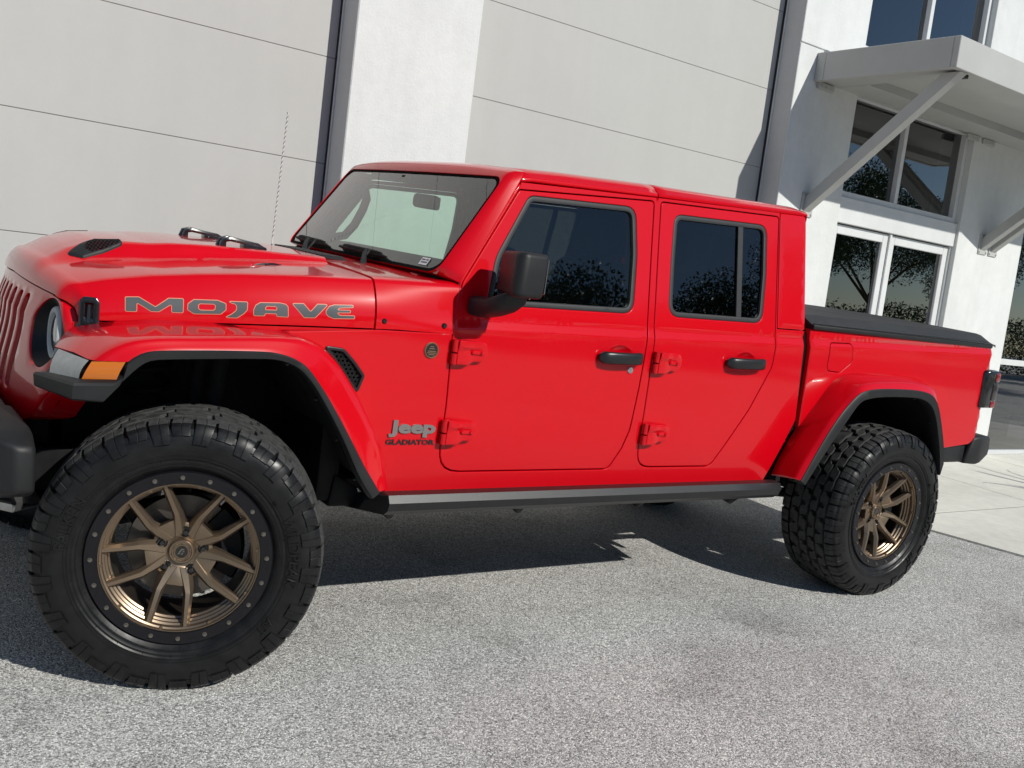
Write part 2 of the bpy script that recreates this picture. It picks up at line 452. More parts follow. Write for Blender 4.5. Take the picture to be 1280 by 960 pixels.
# sidewalk slabs right of the truck (a low apron flush with the lot, expansion joints between slabs)
e1 = Vector((.99983, .01846, 0)); e2 = Vector((-.0186, .9998, 0)); O = Vector((0, 2.40, 0))
def gp(s_, d_, z): p = O + e1 * s_ + e2 * d_; return (p.x, p.y, z)
mb = MB()
def edge_s(d): return 5.16 - .278 * (d + 1.87)
ds = [-3.6, -2.41 - .6, -1.574, -.0]; ss = [None, 7.2, 9.0, 11.0, 14.0]
js = .006
for i in range(len(ds) - 1):
    for j in range(len(ss) - 1):
        d0, d1 = ds[i] + js, ds[i + 1] - js
        a0 = edge_s(d0) if ss[j] is None else ss[j] + js; a1 = edge_s(d1) if ss[j] is None else ss[j] + js; b = ss[j + 1] - js
        t = .014
        mb.hull([gp(a0, d0, -.05), gp(b, d0, -.05), gp(b, d1, -.05), gp(a1, d1, -.05), gp(a0, d0, t), gp(b, d0, t), gp(b, d1, t), gp(a1, d1, t)], .0015, 1)
for d_ in (-1.574, -3.01): mb.hull([gp(a, d_ + w, z) for a in (edge_s(d_) + .01, 14) for w in (-.0055, .0055) for z in (-.02, .0125)], 0, 1, 1)
for s_ in ss[1:-1]: mb.hull([gp(s_ + w, d_, z) for d_ in (-3.58, -.02) for w in (-.0055, .0055) for z in (-.02, .0120)], 0, 1, 1)
g = mb.build('sidewalk', [M['concrete'], M['joint']], smooth=0); tag(g, 'pale concrete sidewalk apron in front of the storefront', 'sidewalk', kind='structure')

# ------------------------------------------------------------------ building (own frame: s along the wall, d into the wall, h up)
B1 = Vector((0.99982517, 0.01846307, -0.00295773)); B2 = Vector((-0.0185549, 0.99922159, -0.03481289)); B3 = Vector((0.00231268, 0.03486168, 0.99938947))
BM_ = Matrix(((B1.x, B2.x, B3.x, 0), (B1.y, B2.y, B3.y, 2.40), (B1.z, B2.z, B3.z, 0), (0, 0, 0, 1)))
bld = empty('commercial_building', (0, 2.40, 0))
tag(bld, 'white stucco commercial building with tall grey bay panels and a canopied glass entrance', 'building')
def bbox(mb, s0, s1, d0, d1, h0, h1, bev=.0, mi=0): return mb.box(s0, s1, d0, d1, h0, h1, bev, 1, BM_, mi)
HT = 7.2; REC = .215
# bay A (left), column 1, bay B, column 2 + entrance wall
def bay(s0, s1, h_seams, top):
    mb = MB(); hs = [-.3] + h_seams + [top]
    for a, b in zip(hs[:-1], hs[1:]): bbox(mb, s0, s1, REC, REC + .08, a + .0013, b - .0013, .002)
    bbox(mb, s0, s1, REC + .012, REC + .1, -.3, top)
    return mb.build('bay_panel', M['panel'], bld, 30)
bay(-9.0, 1.552, [.572, 1.184, 1.794, 2.406, 3.018, 3.63, 4.24, 4.85, 5.46], HT)
bay(2.384, 5.342, [.56, 1.17, 1.78, 2.39, 3.006, 3.62, 4.23, 4.84, 5.45], HT)
mb = MB(); bbox(mb, 1.552, 2.384, 0, .5, -.3, HT, .006); mb.build('column', [M['stucco']], bld, 30)
for s0 in (1.5505, 5.3405):
    mb = MB(); bbox(mb, s0, s0 + .003, .010, REC - .001, -.2, HT - .01); mb.build('column_return', M['sideshade'], bld, 0)  # thin grey sheet paints shade onto the column's left side
for s0 in (1.538, 5.328):
    mb = MB(); bbox(mb, s0, s0 + .012, REC - .02, REC - .001, -.2, HT - .02); mb.build('track_seal', M['seal'], bld, 0)
    mb = MB(); bbox(mb, s0 + .004, s0 + .012, REC - .034, REC - .0205, -.2, HT - .03); mb.build('track_bead', M['alu'], bld, 0)
# entrance wall with openings: pieces butted round the openings
W0, W1 = 6.145, 7.985
mb = MB()
bbox(mb, 5.342, W0, 0, .35, -.3, 3.366, .004); bbox(mb, 5.342, W0, 0, .35, 3.374, HT, .004)
bbox(mb, 5.346, W0 - .004, .012, .34, 3.36, 3.38)
bbox(mb, W1, 9.16, 0, .35, -.3, HT, .004)
bbox(mb, W0 + .0005, W1 - .0005, .002, .35, 3.17, 3.50); bbox(mb, W0 + .0005, W1 - .0005, .002, .35, 4.95, HT)
bbox(mb, 9.1605, 14.0, .001, .35, 2.75, HT)
mb.build('entrance_wall', M['stucco'], bld, 30)
# window frames
def window(s0, s1, h0, h1, mull=(), rails=(), fw=.05, fd0=.06, gmat='shop_glass', name='window', fmat='alu'):
    mb = MB()
    bbox(mb, s0, s0 + fw, fd0, fd0 + .09, h0, h1, .003); bbox(mb, s1 - fw, s1, fd0, fd0 + .09, h0, h1, .003)
    bbox(mb, s0 + fw, s1 - fw, fd0 + .001, fd0 + .09, h0, h0 + fw, .003); bbox(mb, s0 + fw, s1 - fw, fd0 + .001, fd0 + .09, h1 - fw, h1, .003)
    for q in mull: bbox(mb, q - fw / 2, q + fw / 2, fd0 + .002, fd0 + .088, h0 + fw, h1 - fw, .003)
    for q in rails: bbox(mb, s0 + fw, s1 - fw, fd0 + .003, fd0 + .087, q - fw * .6, q + fw * .6, .003)
    fr = mb.build(name, M[fmat], bld, 30)
    xs = [s0 + fw] + list(mull) + [s1 - fw]
    for a, b in zip(xs[:-1], xs[1:]):
        q = MB(); vs = [BM_ @ Vector(p) for p in ((a, fd0 + .05, h0 + .02), (b, fd0 + .05, h0 + .02), (b, fd0 + .05, h1 - .02), (a, fd0 + .05, h1 - .02))]
        q.add(vs, [(0, 1, 2, 3)]); q.build('pane', M[gmat], fr, 0, recalc=False)
    return fr
window(W0, W1, 2.29, 3.168, (7.00,))
window(W0, W1, 3.502, 4.948, (7.08,))
window(9.162, 11.6, .02, 2.748, (10.6,), (1.02,))
mb = MB(); bbox(mb, W0, W1, .03, .16, 2.07, 2.288, .004); mb.build('transom_panel', M['alu'], bld, 30)
# doors under the transom
def shop_door(s0, s1, name, handle):
    mb = MB(); w = .075
    bbox(mb, s0, s0 + w, .07, .12, .02, 2.06, .004); bbox(mb, s1 - w, s1, .07, .12, .02, 2.06, .004)
    bbox(mb, s0 + w, s1 - w, .071, .12, 1.98, 2.06, .004); bbox(mb, s0 + w, s1 - w, .071, .12, .02, .24, .004)
    fr = mb.build(name, M['alu'], bld, 30)
    q = MB(); q.add([BM_ @ Vector(p) for p in ((s0 + w, .095, .23), (s1 - w, .095, .23), (s1 - w, .095, 1.99), (s0 + w, .095, 1.99))], [(0, 1, 2, 3)])
    q.build('pane', M['shop_glass'], fr, 0, recalc=False)
    if handle:
        q = MB(); q.tube([BM_ @ Vector(p) for p in ((handle, .07, .9), (handle, .02, .92), (handle, .02, 1.28), (handle, .07, 1.3))], .012, 8)
        q.build('handle', M['steel'], fr)
    return fr
shop_door(W0 + .03, 6.99, 'glass_door', 6.88)
shop_door(7.02, W1 - .02, 'side_light', None)
mb = MB(); bbox(mb, W0, W0 + .029, .05, .15, 0, 2.07, .002); bbox(mb, 6.991, 7.019, .05, .15, 0, 2.07, .002); bbox(mb, W1 - .019, W1, .05, .15, 0, 2.07, .002)
mb.build('door_frame', M['alu'], bld, 0)
# dark rooms behind the glass
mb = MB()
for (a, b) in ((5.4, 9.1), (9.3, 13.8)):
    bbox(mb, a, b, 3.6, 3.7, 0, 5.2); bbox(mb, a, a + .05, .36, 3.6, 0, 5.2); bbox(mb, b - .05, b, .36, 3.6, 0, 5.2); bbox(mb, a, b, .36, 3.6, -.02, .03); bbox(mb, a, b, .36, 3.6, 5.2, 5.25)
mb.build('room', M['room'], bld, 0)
mb = MB()
for k in range(3):
    for j in range(3):
        if (k * 3 + j) % 4 == 3: continue
        mb = MB(); bbox(mb, 9.75 + k * .55, 10.22 + k * .55, .9 + .1 * j, 1.5, .05 + j * .47, .50 + j * .47, .02); mb.build('crate', M['shelf'], bld, 0)
for h_ in (.9, 1.4):
    mb = MB(); bbox(mb, 7.2, 7.9, 1.6, 2.0, h_, h_ + .07, .01); mb.build('shelf', M['shelf'], bld, 0)
# canopy: fascia ring, roof deck, soffit with the recess, struts
C0, C1, CD, CH0, CH1 = 5.56, 9.6, -1.225, 3.11, 3.332
mb = MB()
bbox(mb, C0, C0 + .05, CD + .05, .0, CH0, CH1, .004); bbox(mb, C0, C1, CD, CD + .05, CH0, CH1, .004); bbox(mb, C1 - .05, C1, CD + .05, 0, CH0, CH1, .004)
bbox(mb, C0 + .05, C1 - .05, CD + .05, -.002, CH1 - .05, CH1 - .015)
bbox(mb, C0 + .05, C1 - .05, CD + .05, CD + .30, CH0 + .012, CH1 - .055); bbox(mb, C0 + .05, C0 + .30, CD + .3, 0, CH0 + .012, CH1 - .055)
bbox(mb, C0 + .30, C1 - .05, -.30, 0, CH0 + .010, CH1 - .054)
bbox(mb, C0 + .30, C1 - .05, CD + .30, -.30, CH0 + .075, CH0 + .10)
can = mb.build('canopy', M['canopy'], bld, 30)
for s0 in (5.705, 8.43, 8.62):
    q = MB(); P = [(0, 2.06), (0, 2.20), (-1.12, 3.11), (-1.19, 3.11), (-1.19, 3.06)]
    pr = [(s0 - .045, s0 + .045)]
    a = [BM_ @ Vector((s0 - .045, d, h)) for d, h in ((-.006, 2.085), (-.006, 2.205), (-1.06, 3.108), (-1.205, 3.108))]
    b = [BM_ @ Vector((s0 + .045, d, h)) for d, h in ((-.006, 2.085), (-.006, 2.205), (-1.06, 3.108), (-1.205, 3.108))]
    q.hull(a + b, .004, 1)
    bbox(q, s0 - .075, s0 + .075, -.012, 0, 2.05, 2.24, .002)
    for a_, h_ in ((-.06, 2.07), (.06, 2.07), (-.06, 2.22), (.06, 2.22)): bbox(q, s0 + a_ - .008, s0 + a_ + .008, -.02, -.011, h_ - .008, h_ + .008, .002)
    q.build('strut', M['canopy'], can, 30)
q = MB(); bbox(q, C0 - .003, C0 + .001, -.085, -.002, CH0 + .002, CH1 - .002); q.build('flashing', M['canopy'], can, 30)
q = MB(); bbox(q, C0 + .20, C0 + .27, CD + .06, CD + .11, CH0 - .020, CH0 + .012, .004); q.build('soffit_lamp', M['seal'], can, 30)
q = MB(); bbox(q, 5.60, 5.64, -.05, -.02, CH1, CH1 + .03, .004); q.build('clip', M['steel'], can, 30)
for s0 in (5.60, 7.82, 8.10):
    q = MB(); bbox(q, s0, s0 + .20, -.028, -.004, CH0 - .045, CH0 + .005, .003)
    for k in range(3): bbox(q, s0 + .03 + .06 * k, s0 + .045 + .06 * k, -.036, -.027, CH0 - .03, CH0 - .015, .002)
    q.build('bracket', M['canopy'], can, 30)

# ------------------------------------------------------------------ the pickup: x to its tail, y to its far side, z up
truck = empty('pickup_truck', (1.75, YC, 0))
tag(truck, 'bright red crew cab pickup with black bed cover, bronze wheels and big all terrain tyres', 'truck')
ip = lambda x, xs, vs: float(np.interp(x, xs, vs))
sm = lambda t: (lambda u: u * u * (3 - 2 * u))(min(1, max(0, t)))
def zb(x): return 1.150 + .029 * (x - 1.0)
def ys(x, z):                                   # skin of the cab and bed sides
    b = zb(x); lo = .012 * max(0, (.80 - z) / .25) ** 2
    if z <= b: return lo + .003 * ((z - .95) / .3) ** 2
    if z <= b + .04: return .003 * ((b - .95) / .3) ** 2 + .014 * sm((z - b) / .04)
    return .0153 + (z - b - .04) * .2
def side(dy=0):
    return lambda a, b, inn: (a, ys(a, b) + dy + inn, b)
def crease(x0, x1, st=.03):
    out = []; x = x0
    while x < x1:
        for k in (0, .01, .02, .03, .04): out.append((x, zb(x) + k))
        x += st
    return out
D1 = fillet([(1.188, 1.676), (1.862, 1.729), (1.852, 1.50), (1.842, 1.228), (1.835, .983), (1.822, .80), (1.795, .72), (1.742, .631), (.931, .629), (.931, .88), (.918, 1.141), (.955, 1.317)],
            [.02, .02, .3, .3, .3, .06, .06, .05, .10, .2, .1, .05], 5)
D2 = fillet([(1.894, 1.731), (2.616, 1.766), (2.612, 1.481), (2.610, 1.10), (2.505, .897), (2.325, .638), (1.884, .638), (1.879, .90), (1.874, 1.228), (1.884, 1.50)],
            [.02, .02, .2, .10, .2, .06, .085, .2, .3, .3], 5)
W1o = fillet([(1.236, 1.660), (1.762, 1.689), (1.775, 1.50), (1.762, 1.268), (1.060, 1.246), (1.095, 1.42)], [.05, .055, .3, .06, .02, .2], 6)
W2o = fillet([(1.973, 1.690), (2.538, 1.716), (2.540, 1.50), (2.520, 1.285), (1.953, 1.272), (1.960, 1.5)], [.05, .055, .3, .06, .06, .3], 6)
D1in = offset(D1 if area2(D1) > 0 else D1[::-1], .0028); D2in = offset(D2 if area2(D2) > 0 else D2[::-1], .0028)
# ---- body side: fender behind the wheel, sill, pillars and quarter, one sheet with the door openings cut out
outer = [(.30, 1.10), (.636, 1.128), (.905, 1.1335), (.9135, 1.145), (.950, 1.320), (1.183, 1.683), (1.20, 1.702), (1.873, 1.742), (2.60, 1.782), (2.6185, 1.783), (2.6185, 1.268), (2.806, 1.272),
         (2.796, 1.245), (2.808, 1.10), (2.832, .86), (2.70, .568), (2.4, .562), (.753, .555), (.69, .59), (.70, .64), (.62, .79), (.52, .96), (.44, 1.04), (.37, 1.085)]
VENT = fillet([(.440, 1.064), (.512, 1.058), (.560, 1.015), (.598, .972), (.577, .908)], [.008, .03, .05, .015, .012], 4)
mb = MB()
panel(mb, outer, [D1, D2, VENT], side(), .035, .003, .03, crease(.92, 2.81), analytic=True)
body, body_r = mb.build('body', M['red'], truck, 40, mirror=True)
body_r.name = 'body'
# sill crease + dark gap backing behind every shut line
mb = MB()
panel(mb, [(.42, 1.05), (.92, 1.12), (.95, 1.32), (1.18, 1.68), (1.873, 1.735), (2.79, 1.78), (2.80, 1.25), (2.82, .86), (2.69, .58), (.76, .565), (.70, .70)],
      [offset(W1o if area2(W1o) > 0 else W1o[::-1], -.02), offset(W2o if area2(W2o) > 0 else W2o[::-1], -.02)], side(.022), .08, .002, .01)
mb.build('inner_shell', M['stop'], truck, 40, mirror=True)
def door(outline, win, name, kind):
    mb = MB()
    o = offset(outline if area2(outline) > 0 else outline[::-1], .0045)
    cupx, cupz = (1.705, 1.105) if kind == 1 else (2.425, 1.118)
    def dish(a, b):
        q = ((a - cupx) / .062) ** 2 + ((b - cupz) / .036) ** 2
        return .016 * (1 - q) ** 1.0 if q < 1 else 0.
    ex = crease(min(p[0] for p in o), max(p[0] for p in o), .03) + [(cupx + .10 * i / 14, cupz + .06 * j / 9) for i in range(-14, 15) for j in range(-9, 10)]
    panel(mb, o, [win], lambda a, b, inn: (a, ys(a, b) + inn + dish(a, b), b), .035, .004, .02, ex, analytic=True)
    d, dr = mb.build('door', M['red'], truck, 40, mirror=True)
    # window seal, a rubber ring, and the pane behind it
    w = win if area2(win) > 0 else win[::-1]
    wi = offset(w, .021)
    mb = MB(); panel(mb, offset(w, .001), [wi], side(.001), .03, .003, .02)
    s, sr = mb.build('window_seal', M['seal'], d, 40, mirror=True); adopt(sr, dr)
    V, F = cdt(densify(offset(w, .016), .06), (), .12)
    mb = MB(); mb.add([(a, ys(a, b) + .012, b) for a, b in V], F)
    gm = 'glass' if kind == 1 else 'dark_glass'
    a, b = mb.build('window_pane', M[gm], d, 40, mirror=True, recalc=False); adopt(b, dr)
    # handle: a bar on two feet over the dish
    x0, x1, z0 = (1.588, 1.812, 1.092) if kind == 1 else (2.300, 2.538, 1.106)
    mb = MB(); rows = []
    for i in range(15):
        t = i / 14; x = x0 + (x1 - x0) * t; e = min(1, min(t, 1 - t) / .10); e = math.sqrt(1 - (1 - e) ** 2)
        hh = (.012 + .013 * e) * (.96 if t < .8 else 1.0); yo = -.018 - .030 * math.sin(math.pi * min(1, max(0, t))) ** .35
        yi = -.004 if (t < .16 or t > .84) else -.020
        y = yo + .0; sec = []
        for k in range(14):
            a = 2 * math.pi * k / 14; c, s_ = math.cos(a), math.sin(a)
            sec.append((x, (yo + yi) / 2 + abs(yi - yo) / 2 * math.copysign(abs(c) ** .6, c), z0 + .004 * t + hh * math.copysign(abs(s_) ** .6, s_)))
        rows.append(sec)
    mb.grid(rows, True, caps=True)
    a, b = mb.build('handle', M['handle'], d, 40, mirror=True); adopt(b, dr)
    if kind == 1:
        mb = MB(); mb.lathe_y([(.0001, -.006), (.012, -.006), (.0145, -.003), (.0145, .006)], 20, 0, (1.767, 0, 1.045)); mb.box(1.7655, 1.7685, -.0072, -.004, 1.039, 1.051)
        a, b = mb.build('lock_cylinder', M['chrome'], d, 40, mirror=True); adopt(b, dr)
    # hinges: plate with two bolt heads and a knuckle in front
    xh = .985 if kind == 1 else 1.945
    for zc in ((1.075, .785) if kind == 1 else (1.086, .787)):
        mb = MB(); x0 = xh - .052
        ol = fillet([(x0, zc - .044), (x0 + .055, zc - .044), (x0 + .075, zc - .032), (x0 + .115, zc - .032), (x0 + .132, zc - .010), (x0 + .132, zc + .018), (x0 + .118, zc + .040), (x0, zc + .044)], [.006, .012, .012, .022, .012, .012, .022, .006], 4)
        def pt(a, b, inn):
            u = (a - x0); base = -.030 if u < .03 else -.030 + .009 * sm((u - .03) / .05)
            rib = -.006 * sm((b - zc - .008) / .012) * sm((.125 - u) / .03)
            return (a, base + rib + inn, b)
        panel(mb, ol, [], pt, .012, .004, .03)
        for bx in (.066, .104): mb.lathe_y([(.0001, -.0315), (.0055, -.0315), (.0080, -.0285), (.0082, -.015)], 10, 0, (x0 + bx, 0, zc + .002))
        mb.box(x0 + .066, x0 + .104, -.0265, -.015, zc - .006, zc + .010, .002, 1)
        mb.tube([(x0 - .003, -.014, zc - .044), (x0 - .003, -.014, zc - .006)], .0135, 12); mb.tube([(x0 - .003, -.014, zc + .000), (x0 - .003, -.014, zc + .043)], .0135, 12)
        mb.tube([(x0 - .003, -.012, zc - .050), (x0 - .003, -.012, zc - .044)], .007, 10)
        a, b = mb.build('hinge', M['red'], d, 24, mirror=True); adopt(b, dr)
    return d, dr
door1 = door(D1, W1o, 'front', 1)
door2 = door(D2, W2o, 'rear', 2)
door1[0]['label'] = 'front door with mirror and key lock'; door2[0]['label'] = 'rear door with divided privacy glass'
mb = MB(); rows = []
for z in lin(1.300, 1.694, 5):
    y = ys(2.37, z) + .003; rows.append([(2.356 + .003, y + .012, z), (2.356, y, z), (2.386, y, z), (2.386 - .003, y + .012, z)])
mb.grid(rows)
a, b = mb.build('window_divider', M['seal'], door2[0], 40, mirror=True); adopt(b, door2[1])

# ---- hood side / cowl surfaces
def xg(y, z):
    w = (y - YC) / .59
    x = -.385 + .066 * w * w - .030 * sm((1.03 - z) / .25) + .022 * sm((z - 1.03) / .10)
    e = max(0, abs(y - YC) - .545); return x + 9 * e * e

def ye(x): t = (x + .32) / .96; return .200 - .188 * (1.45 * t - .45 * t * t)
def zs(x): t = (x + .32) / .96; return 1.062 + .070 * (1.4 * t - .4 * t * t)
def zsh(x): return ip(x, [-.42, -.36, -.32, -.20, -.07, .07, .2, .4, .62, .95], [1.10, 1.13, 1.157, 1.192, 1.220, 1.242, 1.258, 1.276, 1.290, 1.306])
def yh(x, z): t = max(0, min(1.2, (z - zs(x)) / (zsh(x) - zs(x)))); return ye(x) + .055 * t ** 2.2
def ztop(x, y):
    y = y if y <= YC else 2 * YC - y
    y0 = ye(x) + .055; w = max(0, min(1, (y - y0) / (YC - y0)))
    crown = ip(x, [-.38, -.20, .0, .4, .7], [.062, .042, .022, .018, .016]) * (1 - (1 - w) ** 2)
    e0 = ip(x, [-.3, -.15, .1, .6], [.455, .455, .450, .44]); e1 = ip(x, [-.3, -.15, .1, .6], [.570, .555, .50, .475])
    bul = ip(x, [-.33, -.25, -.165, .06, .14, .43, .62], [0, .034, .052, .049, .046, .028, .020]) * sm((y - e0) / (e1 - e0))
    return zsh(x) + .004 * (1 - math.exp(-w * 14)) + crown + bul
NT_ = 56
hood_x = [-.34 + (.618 + .34) * (i / 96) for i in range(97)]
def bow(y): return xg(min(2 * YC - .21, max(.21, y)), 1.10) + .052 - hood_x[0]
def hood_pt(x, k):
    k = k if k <= 12 + NT_ else 2 * (12 + NT_) - k
    zc = zsh(x); z0 = zs(x)
    if k <= 8:
        z = z0 + k / 8 * .90 * (zc - z0); return (yh(x, z), z)
    yc = ye(x) + .055
    if k <= 12:
        t = (k - 8) / 4; za = z0 + .90 * (zc - z0); a0 = yh(x, za); zt_ = ztop(x, yc + .02); u = 1 - t
        return (a0 * u * u + (yc - .002) * 2 * t * u + (yc + .02) * t * t, za * u * u + (zc + .002) * 2 * t * u + zt_ * t * t)
    y = yc + .02 + (YC - yc - .02) * (k - 12) / NT_; return (y, ztop(x, y))
NP = 2 * (12 + NT_) + 1
def hood_xyz(x, f, k):
    y0 = hood_pt(x, k)[0]; xx = x + bow(y0) * f; y, z = hood_pt(xx, k)
    return (xx, y if k <= 12 + NT_ else 2 * YC - y, z)
rows = []
zse = lambda y: ip(abs(y - YC), [0, .50, .545, .575, .60], [1.146, 1.128, 1.118, 1.10, 1.062])
base = [hood_xyz(hood_x[0], 1, k) for k in range(NP)]
for r in range(7):
    ph = math.pi / 2 * r / 6; row = []
    for (xb_, y, z) in base:
        lo = min(z, zse(y)); zz = lo + (z - lo) * math.sin(ph); xx = xb_ - .052 * math.cos(ph)
        row.append((xx + .034 * math.cos(ph) * sm((abs(y - YC) - .52) / .06), y, zz))
    rows.append(row)
for x in hood_x[1:]:
    f = 1 - sm((x + .34) / .45)
    rows.append([hood_xyz(x, f, k) for k in range(NP)])
last = rows[-1]
rows.append([(x + .002, y + (.004 if y < YC else -.004), z - .004) for x, y, z in last]); rows.append([(x + .002, y + (.01 if y < YC else -.01), z - .03) for x, y, z in last])
mb = MB(); mb.grid(rows)
# under-return along the lower seam so the gap reads as a shut line
mb.grid([[(r[0][0], r[0][1], r[0][2]) for r in rows[6:-2]], [(r[0][0], r[0][1] + .02, r[0][2] - .001) for r in rows[6:-2]]])
mb.grid([[(r[-1][0], r[-1][1], r[-1][2]) for r in rows[6:-2]], [(r[-1][0], r[-1][1] - .02, r[-1][2] - .001) for r in rows[6:-2]]])
hood = mb.build('hood', M['red'], truck, 35)
# ---- cowl: carries the hood's line back to the windshield
def cowl_row(x):
    prof = []; t = (x - .62) / .34
    for k in range(9):
        z0 = zs(min(x, .7)) - .001 if x < .9 else 1.1335; z = z0 + (zsh(x) - .012 - z0) * k / 8
        y = yh(.62, zs(.62) + (z - z0) / (zsh(x) - z0) * (zsh(.62) - zs(.62))) * (1 - t) + (ys(.93, z) - .0) * t
        prof.append((y, z))
    a = prof[-1]
    for k in (1, 2, 3, 4, 5):
        q = k / 5; P0 = Vector(a); P1 = Vector((a[0] + .008, zsh(x) + .006)); P2 = Vector((a[0] + .045, zsh(x) + .008))
        r = P0 * (1 - q) ** 2 + P1 * 2 * q * (1 - q) + P2 * q * q; prof.append((r.x, r.y))
    for k in range(1, 13):
        y0 = a[0] + .045; w = k / 12; prof.append((y0 + (YC - y0) * w, zsh(x) + .008 + .020 * (1 - (1 - w) ** 2) * (1 - .2 * t)))
    return prof + [(2 * YC - y, z) for y, z in prof[-2::-1]]
rows = []
for x in lin(.6255, .952, 14):
    row = []
    for y, z in cowl_row(x):
        row.append((x - (.035 * sm((1.145 - z) / .02) * sm((x - .90) / .05) if z < 1.2 else 0), y, z))
    rows.append(row)
f0 = [(x - .001, y + (.006 if y < YC else -.006), z - .025) for x, y, z in rows[0]]
mb = MB(); mb.grid([f0] + rows)
cowl = mb.build('cowl', M['red'], truck, 35)
for cx_ in (.655, .885):
    q = MB(); z_ = 1.158 if cx_ < .7 else 1.160; y_ = yh(.62, z_) if cx_ < .7 else ys(.93, z_) + .001
    q.lathe_y([(.0001, -.007), (.006, -.0065), (.0095, -.003), (.010, .003)], 14, 0, (cx_, y_, z_)); q.build('plug', M['gloss'], cowl, 40)
# black cowl grille with slots, between the wiper pivots
mb = MB()
for i in range(13):
    y = .575 + i * .0385
    zz = 1.3265 + .002
    mb.box(.648, .742, y, y + .026, zz - .01, zz + .004 - .0, .002, 1)
mb.box(.640, .750, .56, 1.09, 1.318, 1.3255, .002, 1)
mb.build('cowl_grille', M['plastic'], truck, 30)
# fender-top filler behind the hood seam, and a black strip painting in the seam's shade
mb = MB(); rows = []
for x in lin(-.285, .64, 24): rows.append([(x, ye(x) + .001, zs(x) - .005), (x, ye(x) - .001 if x < .45 else ye(x) - .001, zs(x) - .03), (x, ye(x) + .003, zs(x) - .035)])
mb.grid(rows); mb.build('inner_fender', M['red'], truck, 35, mirror=True)
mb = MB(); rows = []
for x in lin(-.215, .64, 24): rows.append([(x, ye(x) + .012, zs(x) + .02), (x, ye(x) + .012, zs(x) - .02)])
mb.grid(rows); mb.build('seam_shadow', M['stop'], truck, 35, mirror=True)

# ---- lettering on the hood side
LET = {
'M': [[(-0.1471, 1.1502), (-0.1102, 1.1546), (-0.0642, 1.1307), (-0.0277, 1.1606), (0.0147, 1.1643), (0.0144, 1.1218), (-0.0181, 1.1196), (-0.0189, 1.1444), (-0.0538, 1.1175), (-0.0753, 1.1158), (-0.1161, 1.1377), (-0.1155, 1.1107), (-0.1468, 1.1085)]],
'O': [[(0.0444, 1.1652), (0.1137, 1.1705), (0.1382, 1.1632), (0.1387, 1.1442), (0.1241, 1.1292), (0.0455, 1.122), (0.027, 1.1327), (0.0277, 1.1509)], [(0.0623, 1.1548), (0.1016, 1.1579), (0.1078, 1.1542), (0.1069, 1.1427), (0.1004, 1.1382), (0.0641, 1.1355), (0.0579, 1.1392), (0.0576, 1.1499)]],
'J': [[(0.1474, 1.1712), (0.2032, 1.1755), (0.2025, 1.1511), (0.1931, 1.1384), (0.1729, 1.1227), (0.1359, 1.1201), (0.156, 1.1326), (0.1679, 1.1435), (0.1707, 1.1502), (0.1704, 1.1604), (0.1647, 1.1655), (0.1548, 1.1669)]],
'A': [[(0.2229, 1.1351), (0.2225, 1.1545), (0.2284, 1.1686), (0.2423, 1.1778), (0.3036, 1.1832), (0.3217, 1.1806), (0.3283, 1.1736), (0.3305, 1.1416), (0.2942, 1.1399), (0.2937, 1.1484), (0.2579, 1.1459), (0.2565, 1.1379)], [(0.2627, 1.1691), (0.2889, 1.1707), (0.2935, 1.1673), (0.2938, 1.1595), (0.2573, 1.1569), (0.2584, 1.1642)]],
'V': [[(0.3406, 1.1859), (0.3779, 1.1893), (0.4009, 1.1655), (0.423, 1.1921), (0.458, 1.1945), (0.4167, 1.1478), (0.3816, 1.1449)]],
'E': [[(0.4515, 1.174), (0.462, 1.189), (0.4783, 1.1953), (0.5421, 1.2007), (0.5421, 1.1927), (0.4974, 1.1874), (0.488, 1.1798), (0.5333, 1.1831), (0.5335, 1.1751), (0.4876, 1.1711), (0.4969, 1.1633), (0.5479, 1.1664), (0.5485, 1.157), (0.4773, 1.1512), (0.4592, 1.1568), (0.4519, 1.1654)]]}
mb = MB()
for k in LET:
    ps = [p if area2(p) > 0 else p[::-1] for p in LET[k]]
    ps = [fillet(p, .004, 3) for p in ps]
    for lift, grow, mi in ((.0009, 0.0013, 1), (.0016, -.0009, 0)):
        o = densify(offset(ps[0], -grow), .012); h = [densify(offset(p, grow), .012) for p in ps[1:]]
        V, F = cdt(o, h, .012); mb.add([(a, yh(a, b) - lift, b) for a, b in V], F, mi)
mb.build('lettering', [M['decal'], M['decal_edge']], hood, 60, recalc=False, weld=0)

# ---- windshield: frame swept round the glass
Hb, Ht = .694, .660
gb = Vector((.879, 0, 1.332)); gt = Vector((1.134, 0, 1.7085)); up = (gt - gb)
nrm = Vector((-up.z, 0, up.x)).normalized()       # out of the glass, forwards and up
def gl_pt(u, v, out=0.):
    """u -1..1 across, v 0..1 up the glass"""
    h = Hb + (Ht - Hb) * v; bowx = -.035 * (1 - u * u)
    p = gb + up * v + nrm * (out) + Vector((bowx, 0, 0)); return Vector((p.x, YC + u * h, p.z))
def ring_pts(n_corner=8):
    r = .052; out = []
    cs = [(-1, 0), (1, 0), (1, 1), (-1, 1)]
    ru = r / .66; rv = r / .455
    for (cu, cv), a0 in zip(cs, (180, 270, 0, 90)):
        ccu = cu - math.copysign(ru, cu); ccv = rv if cv == 0 else 1 - rv
        for k in range(n_corner + 1):
            a = R_(a0 + 90 * k / n_corner); out.append((ccu + ru * math.cos(a), ccv + rv * math.sin(a)))
    return out
rp = ring_pts()
den = []
for i in range(len(rp)):
    a = Vector(rp[i]); b = Vector(rp[(i + 1) % len(rp)]); k = max(1, int((b - a).length / .12))
    for j in range(k): den.append(a.lerp(b, j / k)[:])
rp = den
